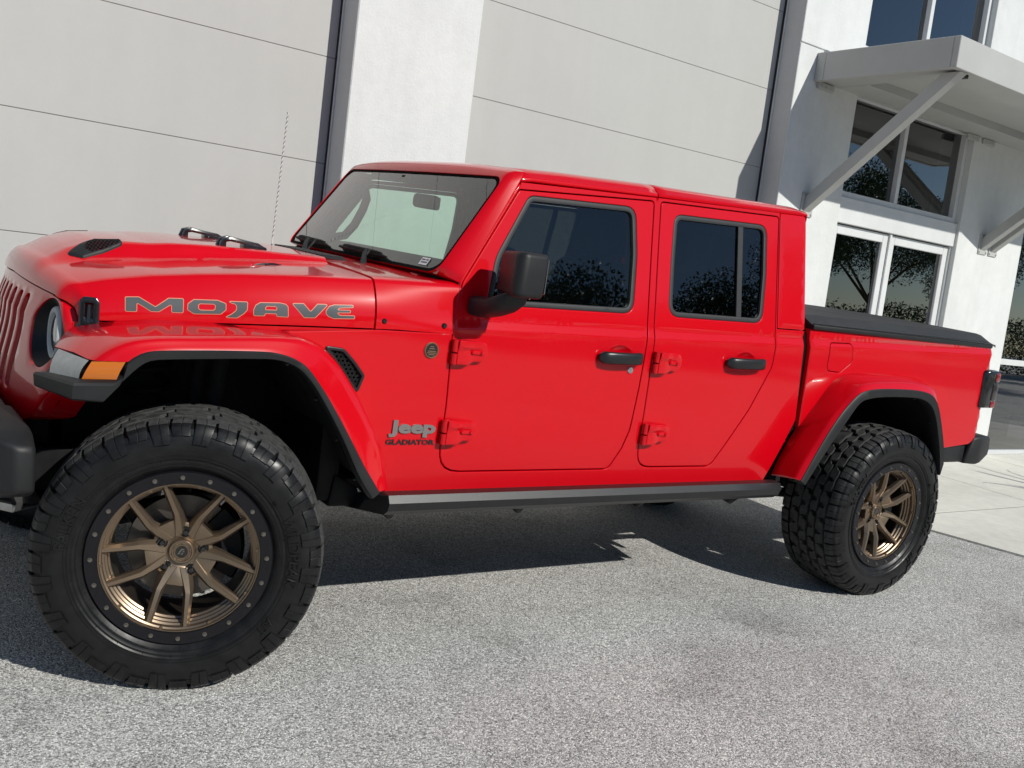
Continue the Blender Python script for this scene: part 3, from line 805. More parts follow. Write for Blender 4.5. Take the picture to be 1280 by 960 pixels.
def frame_out(u, v):
    """outer edge of the frame facing point (u,v)"""
    du, dv = u, (v - .5) * 2
    e = max(abs(du), abs(dv)); du /= e; dv /= e
    s_ = 1 if du >= 0 else -1
    zz = 1.313 + (1.742 - 1.313) * (dv + 1) / 2
    # pillars lean in; header rolls over into the roof
    hw = .752 + (.676 - .752) * (dv + 1) / 2
    x = .945 + (1.205 - .945) * (dv + 1) / 2
    y = YC + du * hw
    cx = -.045 * (1 - du * du)
    return Vector((x + cx, y, zz + (.020 * (1 - du ** 4) if dv > .99 else 0))), du, dv
rows = [[], [], [], [], [], []]
for (u, v) in rp:
    g0 = gl_pt(u, v, -.004); g1 = gl_pt(u, v, .006); o, du, dv = frame_out(u, v)
    lat = (o - g1)
    f1 = g1 + lat * .35 + nrm * .012 * (1 if dv > -.95 else .3); f2 = g1 + lat * .72 + nrm * (.010 if dv > -.95 else .0)
    rows[0].append(g0); rows[1].append(g1); rows[2].append(f1); rows[3].append(f2); rows[4].append(o); rows[5].append(o + Vector((.02, (YC - o.y) * .03, -.012)))
mb = MB(); mb.grid([[p[:] for p in r] for r in rows], True)
wsf = mb.build('windshield_frame', M['red'], truck, 50)
mb = MB(); rows = []
for i in range(13):
    v = i / 12; rows.append([gl_pt(-1 + 2 * j / 20, v, 0)[:] for j in range(21)])
mb.grid(rows); wg = mb.build('windshield', M['windshield'], truck, 0)
for p_ in wg.data.polygons: p_.use_smooth = True
if sum((p_.normal.dot(nrm) for p_ in wg.data.polygons)) < 0: wg.data.flip_normals()
# black edge band of the glass and the sticker in its lower corner
mb = MB(); rows = [[], []]
for (u, v) in rp:
    rows[0].append(gl_pt(u, v, .002)[:]); du = 1 - .045; rows[1].append(gl_pt(u * .975, .5 + (v - .5) * (.955 if v > .5 else .93), .002)[:])
mb.grid(rows, True); mb.build('glass_border', M['stop'], wg, 0)
mb = MB(); mb.add([gl_pt(u, v, .003)[:] for u, v in ((-.875, .055), (-.80, .055), (-.80, .125), (-.875, .125))], [(0, 1, 2, 3)])
for k, (u0, u1) in enumerate(((-.868, -.845), (-.838, -.807), (-.868, -.812))):
    v0 = (.100, .100, .075)[k]; mb.add([gl_pt(u, v, .0036)[:] for u, v in ((u0, v0), (u1, v0), (u1, v0 + .012), (u0, v0 + .012))], [(0, 1, 2, 3)], 1)
mb.build('sticker', [M['paper'], M['decal']], wg, 0)
# wipers: a pivot arm standing off the cowl and a blade along the glass foot
for yp, ybl in ((.470, (.445, .865)), (1.045, (.975, 1.395))):
    mb = MB(); p0 = Vector((.785, yp, 1.296)); tip = Vector((.835, yp + .105, 1.372))
    rowsw = []
    for t, w, h in ((0, .030, .016), (.3, .024, .014), (.75, .013, .010), (1, .007, .007)):
        c = p0.lerp(tip, t) + Vector((-.012 * math.sin(math.pi * t), 0, 0)); rowsw.append([c + Vector((0, -w, 0)), c + Vector((-h, 0, h * .6)), c + Vector((0, w, 0)), c + Vector((h, 0, -h * .6))])
    mb.grid([[q[:] for q in r] for r in rowsw], True, caps=True)
    mb.tube([p0 + Vector((0, 0, -.02)), p0 + Vector((0, 0, .014))], .030, 16)
    w = mb.build('wiper', M['plastic'], truck, 40)
    q = MB(); y0, y1 = ybl
    def bl(t, o, lift): return (gl_pt((y0 + (y1 - y0) * t - YC) / Hb, lift + .018 * t, o))[:]
    q.tube([bl(k / 10, .012, .048) for k in range(11)], [.004] + [.009] * 9 + [.004], 8)
    q.tube([bl(k / 10, .016, .066) for k in range(1, 10)], [.005] + [.008] * 7 + [.005], 8)
    q.tube([bl(.28, .03, .055), (.80, y0 + .10, 1.322)], .006, 6)
    q.build('blade', M['under'], w, 40)
q = MB()
for yy in (.20, .215): q.tube([(.865, yy, 1.312), (.872, yy + .05, 1.313)], .008, 8)
q.build('washer_nozzle', M['red'], truck, 40)

# ---- whip antenna on the far cowl, a pale mast in a dark spiral wrap
A0, A1 = Vector((.806, 1.50, 1.315)), Vector((.814, 1.50, 1.916))
mb = MB(); mb.tube([A0[:], A0.lerp(A1, .5)[:], A1[:]], [.0030, .0026, .0022], 8)
an = mb.build('antenna', M['mast'], truck, 40)
q = MB(); q.tube([(A0 - Vector((0, 0, .10)))[:], (A0 - Vector((0, 0, .03)))[:], A0[:]], [.016, .011, .004], 12); q.build('antenna_base', M['handle'], an, 40)
n_ = 400; q = MB(); q.tube([(A0.lerp(A1, k / n_) + Vector((.0028 * math.cos(k * .42), .0028 * math.sin(k * .42), 0)))[:] for k in range(int(n_ * .04), n_)], .0016, 5); q.build('spiral_wrap', M['handle'], an, 60)
# ---- roof
def zg(x): return ip(x, [1.18, 1.234, 1.874, 2.755, 2.83], [1.700, 1.708, 1.743, 1.786, 1.788])
def roof_row(x, y0=None):
    z0 = zg(x) + .004; y = ys(x, z0 - .01) + .002
    tz = ip(x, [1.18, 1.24, 1.40, 1.87, 2.56, 2.76, 2.80], [.038, .042, .046, .046, .036, .032, .024]); prof = [(y + .004, z0 - .004), (y - .004, z0), (y - .005, z0 + .008), (y + .000, z0 + .014), (y + .008, z0 + .018)]
    a = Vector(prof[-1]); c = Vector((y + .030, z0 + tz)); e = Vector((y + .085, z0 + tz + .003))
    for k in (1, 2, 3, 4, 5, 6):
        t = k / 6; q = a * (1 - t) ** 2 + c * 2 * t * (1 - t) + e * t * t; prof.append((q.x, q.y))
    for k in range(1, 15):
        w = k / 14; prof.append((e.x + (YC - e.x) * w, e.y + .008 * (1 - (1 - w) ** 2)))
    return prof
def roof_piece(name, x0, x1, n, half=False, rear=False):
    rows = []
    xs = lin(x0, x1, n)
    for i, x in enumerate(xs):
        p = roof_row(x)
        if not half: p = p + [(2 * YC - y, z) for y, z in p[-2::-1]]
        else: p[-1] = (YC - .004, p[-1][1])
        rows.append([(x + (-.030 * (1 - ((y - YC) / .66) ** 2) if not rear else 0) * (1 - i / (n - 1)), y, z) for y, z in p])
    f = [[(x - .006 + .012 * k, y + (.008 if y < YC else -.008) * 0, z - d) for x, y, z in r] for k, r, d in ((0, rows[0], .006),)]
    mb = MB()
    lo0 = [(x + .001, y, z - .03) for x, y, z in rows[0]]; lo1 = [(x - .001, y, z - .03) for x, y, z in rows[-1]]
    sh0 = [(x - .0, y, z - .003) for x, y, z in rows[0]]
    body_rows = [[(x + .004, y, z) for x, y, z in rows[0]]] + rows[1:-1] + [[(x - .004, y, z) for x, y, z in rows[-1]]]
    mb.grid([lo0, [(x, y, z - .004) for x, y, z in rows[0]]] + body_rows + [[(x, y, z - .004) for x, y, z in rows[-1]], lo1])
    return mb
mb = roof_piece('roof', 1.192, 1.872, 14, half=True)
a, b = mb.build('roof_panel', M['red'], truck, 50, mirror=True)
mb = roof_piece('roof', 1.877, 2.800, 18, rear=True)
# the hard top comes down behind the rear doors as the corner pillar
ol = fillet([(2.6215, 1.272), (2.806, 1.276), (2.800, 1.70), (2.797, 1.790), (2.6215, 1.781)], [.004, .012, .1, .02, .003], 3)
for k in (0, 1):
    t = MB(); panel(t, ol, [], side(-.0015), .035, .005, .03)
    mb.add([(p[0], 2 * YC - p[1] if k else p[1], p[2]) for p in t.v], t.f)
hard = mb.build('hardtop', M['red'], truck, 45)
mb = MB(); rows = []                                # back wall of the cab with its window opening
hw = lambda z: YC - ys(2.80, z) - .012
def backp(a, b, inn): return (2.806 - .02 * sm((b - 1.25) / .5) - inn, YC + a, b)
panel(mb, [(-hw(.75), .75), (hw(.75), .75), (hw(1.2), 1.2), (hw(1.785), 1.785), (-hw(1.785), 1.785), (-hw(1.2), 1.2)], [fillet([(-.55, 1.36), (.55, 1.36), (.50, 1.70), (-.50, 1.70)], .06, 5)], backp, .08, .006, .03)
bk = mb.build('cab_back', M['red'], truck, 40)
mb = MB(); mb.add([backp(a, b, .012) for a, b in ((-.56, 1.35), (.56, 1.35), (.51, 1.71), (-.51, 1.71))], [(0, 1, 2, 3)]); mb.build('rear_window', M['dark_glass'], bk, 0)
mb = MB()
rows = [[(x, y + .012, z - .02) for y, z in roof_row(x)] for x in lin(1.24, 2.78, 6)]
rows = [r + [(x, 2 * YC - y, z) for x, y, z in r[-2::-1]] for r in rows]
mb.grid(rows); mb.build('headliner', M['cabin'], truck, 40)

# ---- cargo bed
bo = fillet([(2.842, 1.286), (4.345, 1.303), (4.392, 1.296), (4.400, 1.20), (4.385, 1.168), (4.318, 1.156), (4.322, 1.05), (4.405, .945), (4.414, .885), (4.400, .825), (4.365, .776), (4.315, .748), (4.05, .722), (3.86, .73), (3.80, .86), (3.70, 1.0), (3.57, 1.04), (3.12, 1.03), (2.94, .90), (2.862, .77)],
            [.01, .03, .015, .02, .02, .01, .05, .03, .03, .03, .03, .02, .02, .01, .1, .1, .1, .1, .1, .02], 3)
fuel = fillet([(2.985, 1.232), (3.148, 1.238), (3.165, 1.150), (3.085, 1.094), (2.985, 1.098)], [.02, .025, .03, .03, .03], 5)
def bedp(a, b, inn): return (a, ys(a, b) - .002 + inn - .004 * sm((b - 1.255) / .02) + .05 * sm((a - 4.36) / .05) * .6, b)
mb = MB(); panel(mb, bo, [fuel], bedp, .035, .006, .03, crease(2.85, 4.36), analytic=True)
bed, bed_r = mb.build('bed_side', M['red'], truck, 40, mirror=True)
mb = MB(); panel(mb, offset(fuel if area2(fuel) > 0 else fuel[::-1], .0028), [], bedp, .02, .003, .012, crease(2.98, 3.17, .02), analytic=True); mb.build('fuel_door', M['red'], bed, 40)
mb = MB(); panel(mb, [(2.82, 1.27), (2.90, 1.27), (3.2, 1.25), (3.2, 1.05), (2.95, .88), (2.82, .78)], [], side(.02), .2, .002, .01); mb.build('bed_gap_wall', M['stop'], truck, 0, mirror=True)
mb = MB(); mb.box(2.86, 4.34, .03, 1.55, .74, .80, .01); mb.box(2.86, 2.90, .03, 1.55, .74, 1.28); mb.box(4.30, 4.345, .05, 1.53, .78, 1.28, .01); mb.build('bed_floor', M['under'], truck, 30)
mb = MB()
mb.hull([(4.335, .05, .76), (4.335, 1.53, .76), (4.385, .05, .78), (4.385, 1.53, .78), (4.335, .05, 1.296), (4.335, 1.53, 1.296), (4.395, .05, 1.290), (4.395, 1.53, 1.290)], .012, 2)
tg = mb.build('tailgate', M['red'], truck, 40)
mb = MB(); mb.box(2.845, 4.36, .002, .055, 1.285, 1.3085, .006); mb.build('bed_rail', M['plastic'], truck, 40, mirror=True)
mb = MB(); rows = []
for i in range(31):
    x = 2.835 + (4.388 - 2.835) * i / 30; sag = .004 * math.sin(i * .9) + .003 * math.sin(i * 2.3)
    dr = -.028 * sm((i - 28.5) / 1.5) + -.006 * sm((1.5 - i) / 1.5)
    row = []
    for j in range(25):
        w = j / 24; y = .004 + 1.572 * w; e = min(w, 1 - w); z = 1.310 + .034 * min(1, e / .018) ** .5 + (.010 * math.sin(math.pi * w) + sag * math.sin(math.pi * w)) + dr + .0006 * (x - 2.8) * 10
        row.append((x, y, z))
    rows.append([(row[0][0], .006, 1.306)] + row + [(row[0][0], 1.574, 1.306)])
mb.grid([[(rows[0][0][0] + .004, p[1], 1.306) for p in rows[0]]] + rows + [[(rows[-1][0][0] - .002, p[1], 1.300) for p in rows[-1]]])
tn = mb.build('bed_cover', M['cover'], truck, 35)
q = MB(); q.box(2.838, 4.340, -.001, .006, 1.3095, 1.3135, .001); q.build('cover_edge', M['gloss'], tn, 30)
# tail lamp wrapped on the corner
for k in (0, 1):
    def ml(p): return (p[0], 2 * YC - p[1] if k else p[1], p[2])
    def hl(pts, bev, name, mat, par):
        q = MB(); q.hull([ml(p) for p in pts], bev, 3); return q.build(name, mat, par, 35)
    x0, x1, za, zc = 4.318, 4.500, .958, 1.166
    tl = hl([(x, y, z) for z in (za, zc) for x, y in ((x0, -.012), (x0 + .03, -.028), (x1 - .05, -.022), (x1, .03), (x1, .17), (x0, .17))], .014, 'taillight', M['gloss'], truck)
    hl([(x, y, z) for z in (zc - .058, zc - .010) for x, y in ((x1 - .092, -.0300), (x1 - .048, -.0255), (x1 + .004, .028), (x1 + .004, .15), (x1 - .092, .15))], .006, 'red_lens', M['redlens'], tl)
    hl([(x, y, z) for z in (za + .045, zc - .066) for x, y in ((x1 - .105, -.0310), (x1 - .048, -.0255), (x1 + .005, .028), (x1 + .005, .15), (x1 - .105, .15))], .006, 'smoked_lens', M['smoke'], tl)
    hl([(x, y, z) for z in (za + .004, za + .040) for x, y in ((x1 - .098, -.0290), (x1 - .048, -.0245), (x1 - .010, .020), (x1 - .010, .15), (x1 - .098, .15))], .005, 'red_lens', M['redlens'], tl)
# rear bumper with its corner, and the black valance ahead of it
mb = MB()
for k in (0, 1):
    f = (lambda y: 2 * YC - y) if k else (lambda y: y)
    mb.hull([(x, f(y), z) for x, y, z in ((4.30, -.005, .640), (4.345, -.010, .790), (4.43, -.012, .800), (4.58, .03, .785), (4.60, .03, .685), (4.44, -.010, .632), (4.30, .25, .64), (4.36, .25, .79), (4.62, .25, .785), (4.63, .25, .68))], .016, 3)
mb.hull([(x, y, z) for y in (.24, 1.34) for x, z in ((4.36, .64), (4.38, .785), (4.63, .785), (4.64, .66))], .015, 2)
mb.build('rear_bumper', M['plastic'], truck, 40)
mb = MB(); mb.hull([(3.86, .012, .640), (4.31, .010, .645), (4.31, .012, .742), (3.85, .012, .722), (3.86, .08, .640), (4.31, .08, .645), (4.31, .08, .742), (3.85, .08, .722)], .008, 2)
mb.build('bed_valance', M['plastic'], truck, 40, mirror=True)

# ---- fender flares
def resample(P, n): return [p[:] for p in catmull([(a, 0, b) for a, b in P], n)]
def flare(B, yB, K, yK, L, N, name, n=56, yL=-.150, inner=.50):
    B = [p for p in catmull([(x, y, z) for (x, z), y in zip(B, yB)], n)]
    K = [p for p in catmull([(x, y, z) for (x, z), y in zip(K, yK)], n)]
    Lc = [Vector((p[0], yL, p[2])) for p in resample(L, n)]; Nc = [Vector((p[0], yL + .003, p[2])) for p in resample(N, n)]
    rows = []
    for b, k, l in zip(B, K, Lc):
        m1 = b.lerp(k, .5) + Vector((0, 0, .004)); sec = [b + Vector((0, .012, -.006)), b, m1, b.lerp(k, .86)]
        p0 = b.lerp(k, .86); p1 = k + (k - p0) * .25; p2 = k.lerp(l, .45)
        for j in range(1, 7):
            t = j / 6; sec.append(p0 * (1 - t) ** 2 + p1 * 2 * t * (1 - t) + p2 * t * t)
        sec.append(k.lerp(l, .75) + Vector((0, -.002, 0))); sec.append(l); sec.append(l + Vector((0, .02, 0)))
        rows.append([p[:] for p in sec])
    mb = MB(); mb.grid(rows)
    for r in (rows[0], rows[-1]): mb.add(r, [tuple(range(len(r)))])
    f, fr = mb.build(name, M['red'], truck, 40, mirror=True)
    mb = MB(); rows = []
    for l, q in zip(Lc, Nc):
        d = (q - l).normalized()
        rows.append([p[:] for p in (l + Vector((0, .018, 0)), l + Vector((0, -.004, 0)), l + d * .006 + Vector((0, -.009, 0)), q - d * .004 + Vector((0, -.009, 0)), q + Vector((0, -.003, 0)), q + Vector((0, .03, 0)), q + Vector((0, .06, 0)) - d * .01)])
    mb.grid(rows)
    for r in (rows[0], rows[-1]): mb.add(r, [tuple(range(len(r)))])
    a, b = mb.build('flare_trim', M['plastic'], f, 45, mirror=True); adopt(b, fr)
    mb = MB(); rows = []
    for q in Nc: rows.append([(q.x, yL + .055, q.z + .010), (q.x, yL + .12, q.z + .045), (q.x, .10, q.z + .05), (q.x, inner, q.z + .04)])
    mb.grid(rows); rr = [r[-1] for r in rows]; mb.add(rr, [tuple(range(len(rr)))])
    mb.build('wheel_liner', M['dull'], truck, 40, mirror=True)
    # push pins on the trim's inner face
    for i in range(4, n - 3, 8):
        mb = MB(); q = Nc[i]; d = (Nc[i] - Lc[i]).normalized(); c = q + d * .004 + Vector((0, .035, 0)); mb.box(c.x - .006, c.x + .006, c.y - .006, c.y + .006, c.z - .004, c.z + .004, .002, 1)
        a, b = mb.build('push_pin', M['handle'], f, 40, mirror=True); adopt(b, fr)
    return f, fr
fB = [(.70, .600), (.672, .72), (.605, .86), (.53, .975), (.45, 1.055), (.372, 1.088), (.29, 1.097), (.10, 1.100), (-.07, 1.092), (-.18, 1.075), (-.26, 1.056), (-.30, 1.040), (-.344, .996)]
yB = [.004, .002, .001, .000, .010, .022, .040, .090, .130, .155, .168, .165, .105]
fK = [(.688, .606), (.645, .74), (.565, .865), (.508, .945), (.440, 1.026), (.380, 1.072), (.325, 1.094), (.272, 1.099), (.187, 1.097), (.006, 1.084), (-.118, 1.076), (-.186, 1.064), (-.224, 1.048), (-.254, 1.028), (-.274, 1.010), (-.288, .997)]
yK = [-.100, -.105, -.110, -.112, -.115, -.118, -.120, -.122, -.124, -.126, -.126, -.126, -.126, -.124, -.121, -.117]
fL = [(.628, .612), (.562, .699), (.497, .795), (.426, .896), (.376, .960), (.329, 1.011), (.284, 1.038), (.230, 1.052), (.171, 1.055), (.027, 1.050), (-.100, 1.042), (-.149, 1.036), (-.180, 1.023), (-.203, 1.004)]
fN = [(.602, .588), (.544, .664), (.469, .789), (.398, .895), (.340, .969), (.288, 1.012), (.226, 1.031), (.142, 1.030), (.018, 1.023), (-.099, 1.015), (-.147, 1.008), (-.177, .987), (-.215, .945)]
ff, ffr = flare(fB, yB, fK, yK, fL, fN, 'fender_flare')
rB = [(2.745, .600), (2.780, .687), (2.869, .839), (2.950, .937), (3.031, 1.036), (3.095, 1.078), (3.191, 1.097), (3.374, 1.103), (3.58, 1.101), (3.72, 1.09), (3.80, 1.03), (3.86, .90), (3.90, .73)]
rK = [(2.738, .618), (2.786, .708), (2.841, .792), (2.926, .917), (3.040, 1.020), (3.104, 1.060), (3.225, 1.079), (3.461, 1.088), (3.603, 1.080), (3.693, 1.053), (3.765, .952), (3.835, .823), (3.875, .710)]
rL = [(2.750, .612), (2.847, .782), (2.940, .916), (3.034, 1.008), (3.100, 1.038), (3.223, 1.052), (3.436, 1.056), (3.563, 1.049), (3.649, 1.026), (3.717, .957), (3.813, .786), (3.845, .690)]
rN = [(2.785, .590), (2.897, .757), (2.993, .884), (3.065, .973), (3.132, .999), (3.255, 1.012), (3.456, 1.016), (3.570, 1.006), (3.650, .971), (3.712, .896), (3.785, .758), (3.838, .622)]
rf, rfr = flare(rB, [0.0] * 13, rK, [-.128] * 13, rL, rN, 'fender_flare', yL=-.152)
# lamp housing on the nose of each front flare: ledge, clear lamp, amber lamp
for k in (0, 1):
    def ml(p): return (p[0], 2 * YC - p[1] if k else p[1], p[2])
    fl_ = ffr if k else ff
    bot = [(-.395, .085, .880), (-.337, -.140, .888), (-.262, -.160, .888), (-.222, -.160, .935)]
    led = [(-.402, .075, .925), (-.338, -.143, .936), (-.235, -.162, .943), (-.214, -.161, .958)]
    li = [(-.372, .060, .930), (-.312, -.118, .945), (-.226, -.148, .953), (-.212, -.150, .964)]
    lt = [(-.345, .105, .994), (-.290, -.118, .995), (-.206, -.147, 1.003), (-.196, -.149, 1.006)]
    bk_ = [(-.33, .12, .885), (-.275, -.07, .890), (-.23, -.08, .905), (-.200, -.09, .950)]
    tp = [(-.30, .12, .985), (-.262, -.08, .985), (-.21, -.09, .985), (-.195, -.10, .985)]
    mb = MB(); secs = list(zip(bk_, bot, led, li, tp))
    rowsL = []
    for s_ in secs:
        s_ = [Vector(p) for p in s_]; r = []
        for j, p in enumerate(s_):
            if j in (1, 2):
                a_ = s_[j - 1]; b_ = s_[j + 1]; d1 = (a_ - p).normalized() * .006; d2 = (b_ - p).normalized() * .006; r += [ml(p + d1), ml(p + d2)]
            else: r.append(ml(p))
        rowsL.append(r)
    mb.grid(rowsL, True, caps=True)
    hs = mb.build('lamp_housing', M['plastic'], fl_, 30)
    def lampface(i0, t0, i1, t1, name, mat, bulge):
        A = lambda L_, i, t: Vector(L_[i]).lerp(Vector(L_[i + 1]), t)
        rows = []
        P = [(i0, t0 + (1 - t0) * q / 6) for q in range(7)] if i1 == i0 else [(i0, t0 + (1 - t0) * q / 4) for q in range(4)] + [(i1, t1 * q / 6) for q in range(7)]
        if i1 == i0: P = [(i0, t0 + (t1 - t0) * q / 8) for q in range(9)]
        for (i, t) in P:
            a = A(li, i, t); b = A(lt, i, t); n_ = Vector((-.5, -.85, .1)) if i == 1 else Vector((-.95, -.3, .1))
            rows.append([ml(a.lerp(b, w) + n_ * bulge * math.sin(math.pi * w) + n_ * .001) for w in lin(0, 1, 7)])
        q = MB(); q.grid(rows); return q.build(name, mat, fl_, 50)
    lampface(0, .12, 0, .93, 'running_lamp', M['lamp'], .006)
    ab = lampface(1, .0, 1, .98, 'turn_signal', M['amber'], .005)
# ---- side vent, badges, latch on this side (mirrored copies on the far side)
VC = (.525, .99)
mb = MB(); panel(mb, offset(VENT if area2(VENT) > 0 else VENT[::-1], -.001), [offset(VENT if area2(VENT) > 0 else VENT[::-1], .010)], side(-.006), .02, .003, .02)
fv, fvr = mb.build('side_vent', M['handle'], body, 40, mirror=True); adopt(fvr, body_r)
mb = MB(); r_ = .0068
for i in range(-6, 18):
    for j in range(-14, 14):
        cx_, cz_ = .50 + (i + .5 * (j % 2)) * r_ * 2.3, .99 + j * r_ * 1.99
        if not inside((cx_, cz_), offset(VENT if area2(VENT) > 0 else VENT[::-1], .004)): continue
        A_ = [(cx_ + r_ * 1.15 * math.cos(R_(60 * k + 30)), ys(cx_, cz_) + .004, cz_ + r_ * 1.15 * math.sin(R_(60 * k + 30))) for k in range(6)]
        B_ = [(cx_ + r_ * .82 * math.cos(R_(60 * k + 30)), ys(cx_, cz_) + .004, cz_ + r_ * .82 * math.sin(R_(60 * k + 30))) for k in range(6)]
        C_ = [(p[0], p[1] + .010, p[2]) for p in B_]
        mb.grid([A_, B_, C_], True)
a, b = mb.build('vent_mesh', M['plastic'], fv, 20, mirror=True); adopt(b, fvr)
mb = MB(); mb.add([(a, .034, b) for a, b in offset(VENT if area2(VENT) > 0 else VENT[::-1], -.012)], [tuple(range(len(VENT)))])
a, b = mb.build('vent_backing', M['stop'], fv, 0, mirror=True); adopt(b, fvr)
c_ = (.842, ys(.842, 1.072), 1.072)
mb = MB(); mb.lathe_y([(.0001, -.004), (.0235, -.004)], 36, 0, c_); mb.lathe_y([(.0235, -.004), (.026, -.0065), (.0285, -.004), (.029, .002)], 36, 2, c_)
for k, (x0, x1, z0, z1) in enumerate(((-.016, .016, -.004, -.0015), (-.018, .018, -.010, -.0075), (-.012, .012, -.016, -.0135), (-.008, .006, .012, .0145), (-.012, .010, .005, .0075))): mb.box(c_[0] + x0, c_[0] + x1, -.0058, -.003, c_[2] + z0, c_[2] + z1, 0, 1, None, 2)
mb.build('round_badge', [M['gloss'], M['bronze_dark'], M['badge_bronze']], body, 40)
A_, F_ = fit_text("Jeep", .006, .045, .186, .060); mb = MB()
mb.add([(.714 + p[0], ys(.8, .79) - .003 - p[2] * .5, .762 + p[1]) for p in A_], F_); mb.build('badge_lettering', M['badge'], body, 30)
A_, F_ = fit_text("GLADIATOR", .004, .026, .194, .0185); mb = MB()
mb.add([(.710 + p[0], ys(.8, .74) - .002 - p[2] * .4, .7345 + p[1]) for p in A_], F_); mb.build('badge_lettering', M['gloss'], body, 30)
for k in (0, 1):
    f = (lambda y: 2 * YC - y) if k else (lambda y: y)
    X, Z0, Z1 = -.243, 1.036, 1.140
    y0 = yh(X, 1.09)
    dx = Vector((1, (yh(X + .04, 1.08) - yh(X - .04, 1.08)) / .08, 0)).normalized(); dz = Vector((0, (yh(X, 1.13) - yh(X, 1.06)) / .07 * .6, 1)).normalized(); dn = dx.cross(dz).normalized()
    if dn.y > 0: dn = -dn
    def lp(a, b, n_): q = Vector((X, y0, 1.088)) + dx * a + dz * b + dn * n_; return (q.x, f(q.y), q.z)
    mb = MB()
    ol = fillet([(-.029, -.052), (.029, -.052), (.029, .038), (.018, .052), (-.018, .052), (-.029, .038)], [.004, .004, .012, .012, .012, .012], 4)
    panel(mb, ol, [fillet([(-.011, -.012), (.011, -.012), (.011, .033), (-.011, .033)], .004, 3)], lambda a, b, inn: lp(a, b, .018 - inn), .012, .005, .022)
    mb.grid([[lp(a, b, .016) for a, b in fillet([(-.020, -.034), (.020, -.034), (.020, .040), (-.020, .040)], .008, 3)], [lp(a, b, .021) for a, b in fillet([(-.018, -.032), (.018, -.032), (.018, .038), (-.018, .038)], .008, 3)], [lp(a, b, .021) for a, b in fillet([(-.014, -.026), (.014, -.026), (.014, .034), (-.014, .034)], .006, 3)], [lp(a, b, .004) for a, b in fillet([(-.012, -.024), (.012, -.024), (.012, .033), (-.012, .033)], .006, 3)]], True)
    mb.tube([lp(-.030, -.040, .010), lp(.030, -.040, .010)], .009, 10)
    mb.tube([lp(0, .028, .012), lp(0, -.030, .012)], [.007, .009], 10)
    mb.hull([lp(a, b, n_) for a in (-.032, .032) for b, n_ in ((-.056, -.01), (-.056, .008), (-.030, .012), (-.028, -.01))], .003, 1)
    mb.build('hood_latch', M['gloss'], hood, 40)

# ---- hood scoops with honeycomb, and the two tie-down loops near the windshield
for k in (0, 1):
    f = (lambda y: 2 * YC - y) if k else (lambda y: y)
    # the scoop is a black insert let into the flank of the hood bulge
    ol = fillet([(-.258, .520), (-.214, .552), (-.172, .570), (-.088, .560), (-.086, .520), (-.150, .500), (-.212, .488)], .012, 4)
    ol = [(a, b) for a, b in ol]
    mb = MB(); panel(mb, ol, [fillet([(-.200, .520), (-.188, .551), (-.168, .561), (-.096, .552), (-.098, .526), (-.150, .508), (-.185, .504)], .006, 3)], lambda a, b, inn: (a, f(b - .006), ztop(a, b) + (.006 if not k else .001) - inn * .9), .012, .005, .02)
    sc = mb.build('hood_scoop', M['plastic'], hood, 40)
    mb = MB(); r_ = .0056
    for i in range(-14, 16):
        for j in range(-14, 14):
            cx_, cy_ = -.145 + (i + .5 * (j % 2)) * r_ * 2.2, .52 + j * r_ * 1.5
            if not inside((cx_, cy_), [(-.204, .520), (-.190, .554), (-.168, .564), (-.092, .554), (-.094, .522), (-.150, .504), (-.188, .500)]): continue
            A_, B_, C_ = [[(cx_ + q * r_ * math.cos(R_(60 * t + 30)), f(cy_ - .006 + d * .6 + q * r_ * .75 * math.sin(R_(60 * t + 30))), ztop(cx_ + q * r_ * math.cos(R_(60 * t + 30)), cy_ + q * r_ * .75 * math.sin(R_(60 * t + 30))) + (.0065 if not k else .001) - d * .8) for t in range(6)] for q, d in ((1.12, 0), (.80, 0), (.80, .006))]
            mb.grid([A_, B_, C_], True); mb.add(C_, [tuple(range(6))], 1)
    mb.build('scoop_mesh', [M['plastic'], M['stop']], sc, 20)
    for q in ((-.06, .0),):
        yl = .532
        mb = MB(); zt = lambda x: ztop(x, yl + .03)
        xa, xb = (.250, .418)
        for s_ in (-1, 1):
            pts = [(xa + (xb - xa) * t, f(yl + .03 + s_ * .020), zt(xa + (xb - xa) * t) + h) for t, h in ((0, -.004), (.06, .020), (.2, .026), (.45, .020), (.8, .014), (1, .0))]
            mb.tube(pts, [.007, .009, .009, .008, .007, .005], 8)
        mb.hull([(xa + (xb - xa) * t, f(yl + .03 + s_ * .026), zt(xa + (xb - xa) * t) + h) for t, h in ((.0, -.006), (.03, .016), (.12, .024), (.12, -.006)) for s_ in (-1, 1)], .005, 2)
        mb.hull([(xa + (xb - xa) * t, f(yl + .03 + s_ * .026), zt(xa + (xb - xa) * t) + h) for t, h in ((.50, -.006), (.50, .020), (1.0, .008), (1.02, -.006)) for s_ in (-1, 1)], .005, 2)
        mb.build('tie_down_loop', M['gloss'], hood, 40)
    mb = MB(); mb.lathe_y([(.0001, 0), (.012, 0), (.014, .004)], 12); 
    A_ = [(.345 + p[0], f(.33) + p[2] * (1 if not k else -1), ztop(.345, .33) + .003 - p[1]) for p in mb.v]
    q = MB(); q.add(A_, mb.f); q.hull([(.30, f(.315), ztop(.3, .315)), (.40, f(.325), ztop(.4, .325)), (.30, f(.34), ztop(.3, .34)), (.40, f(.335), ztop(.4, .335)), (.33, f(.325), ztop(.33, .325) + .006), (.37, f(.328), ztop(.37, .328) + .006)], 0); q.build('washer_jet', M['gloss'], hood, 40)

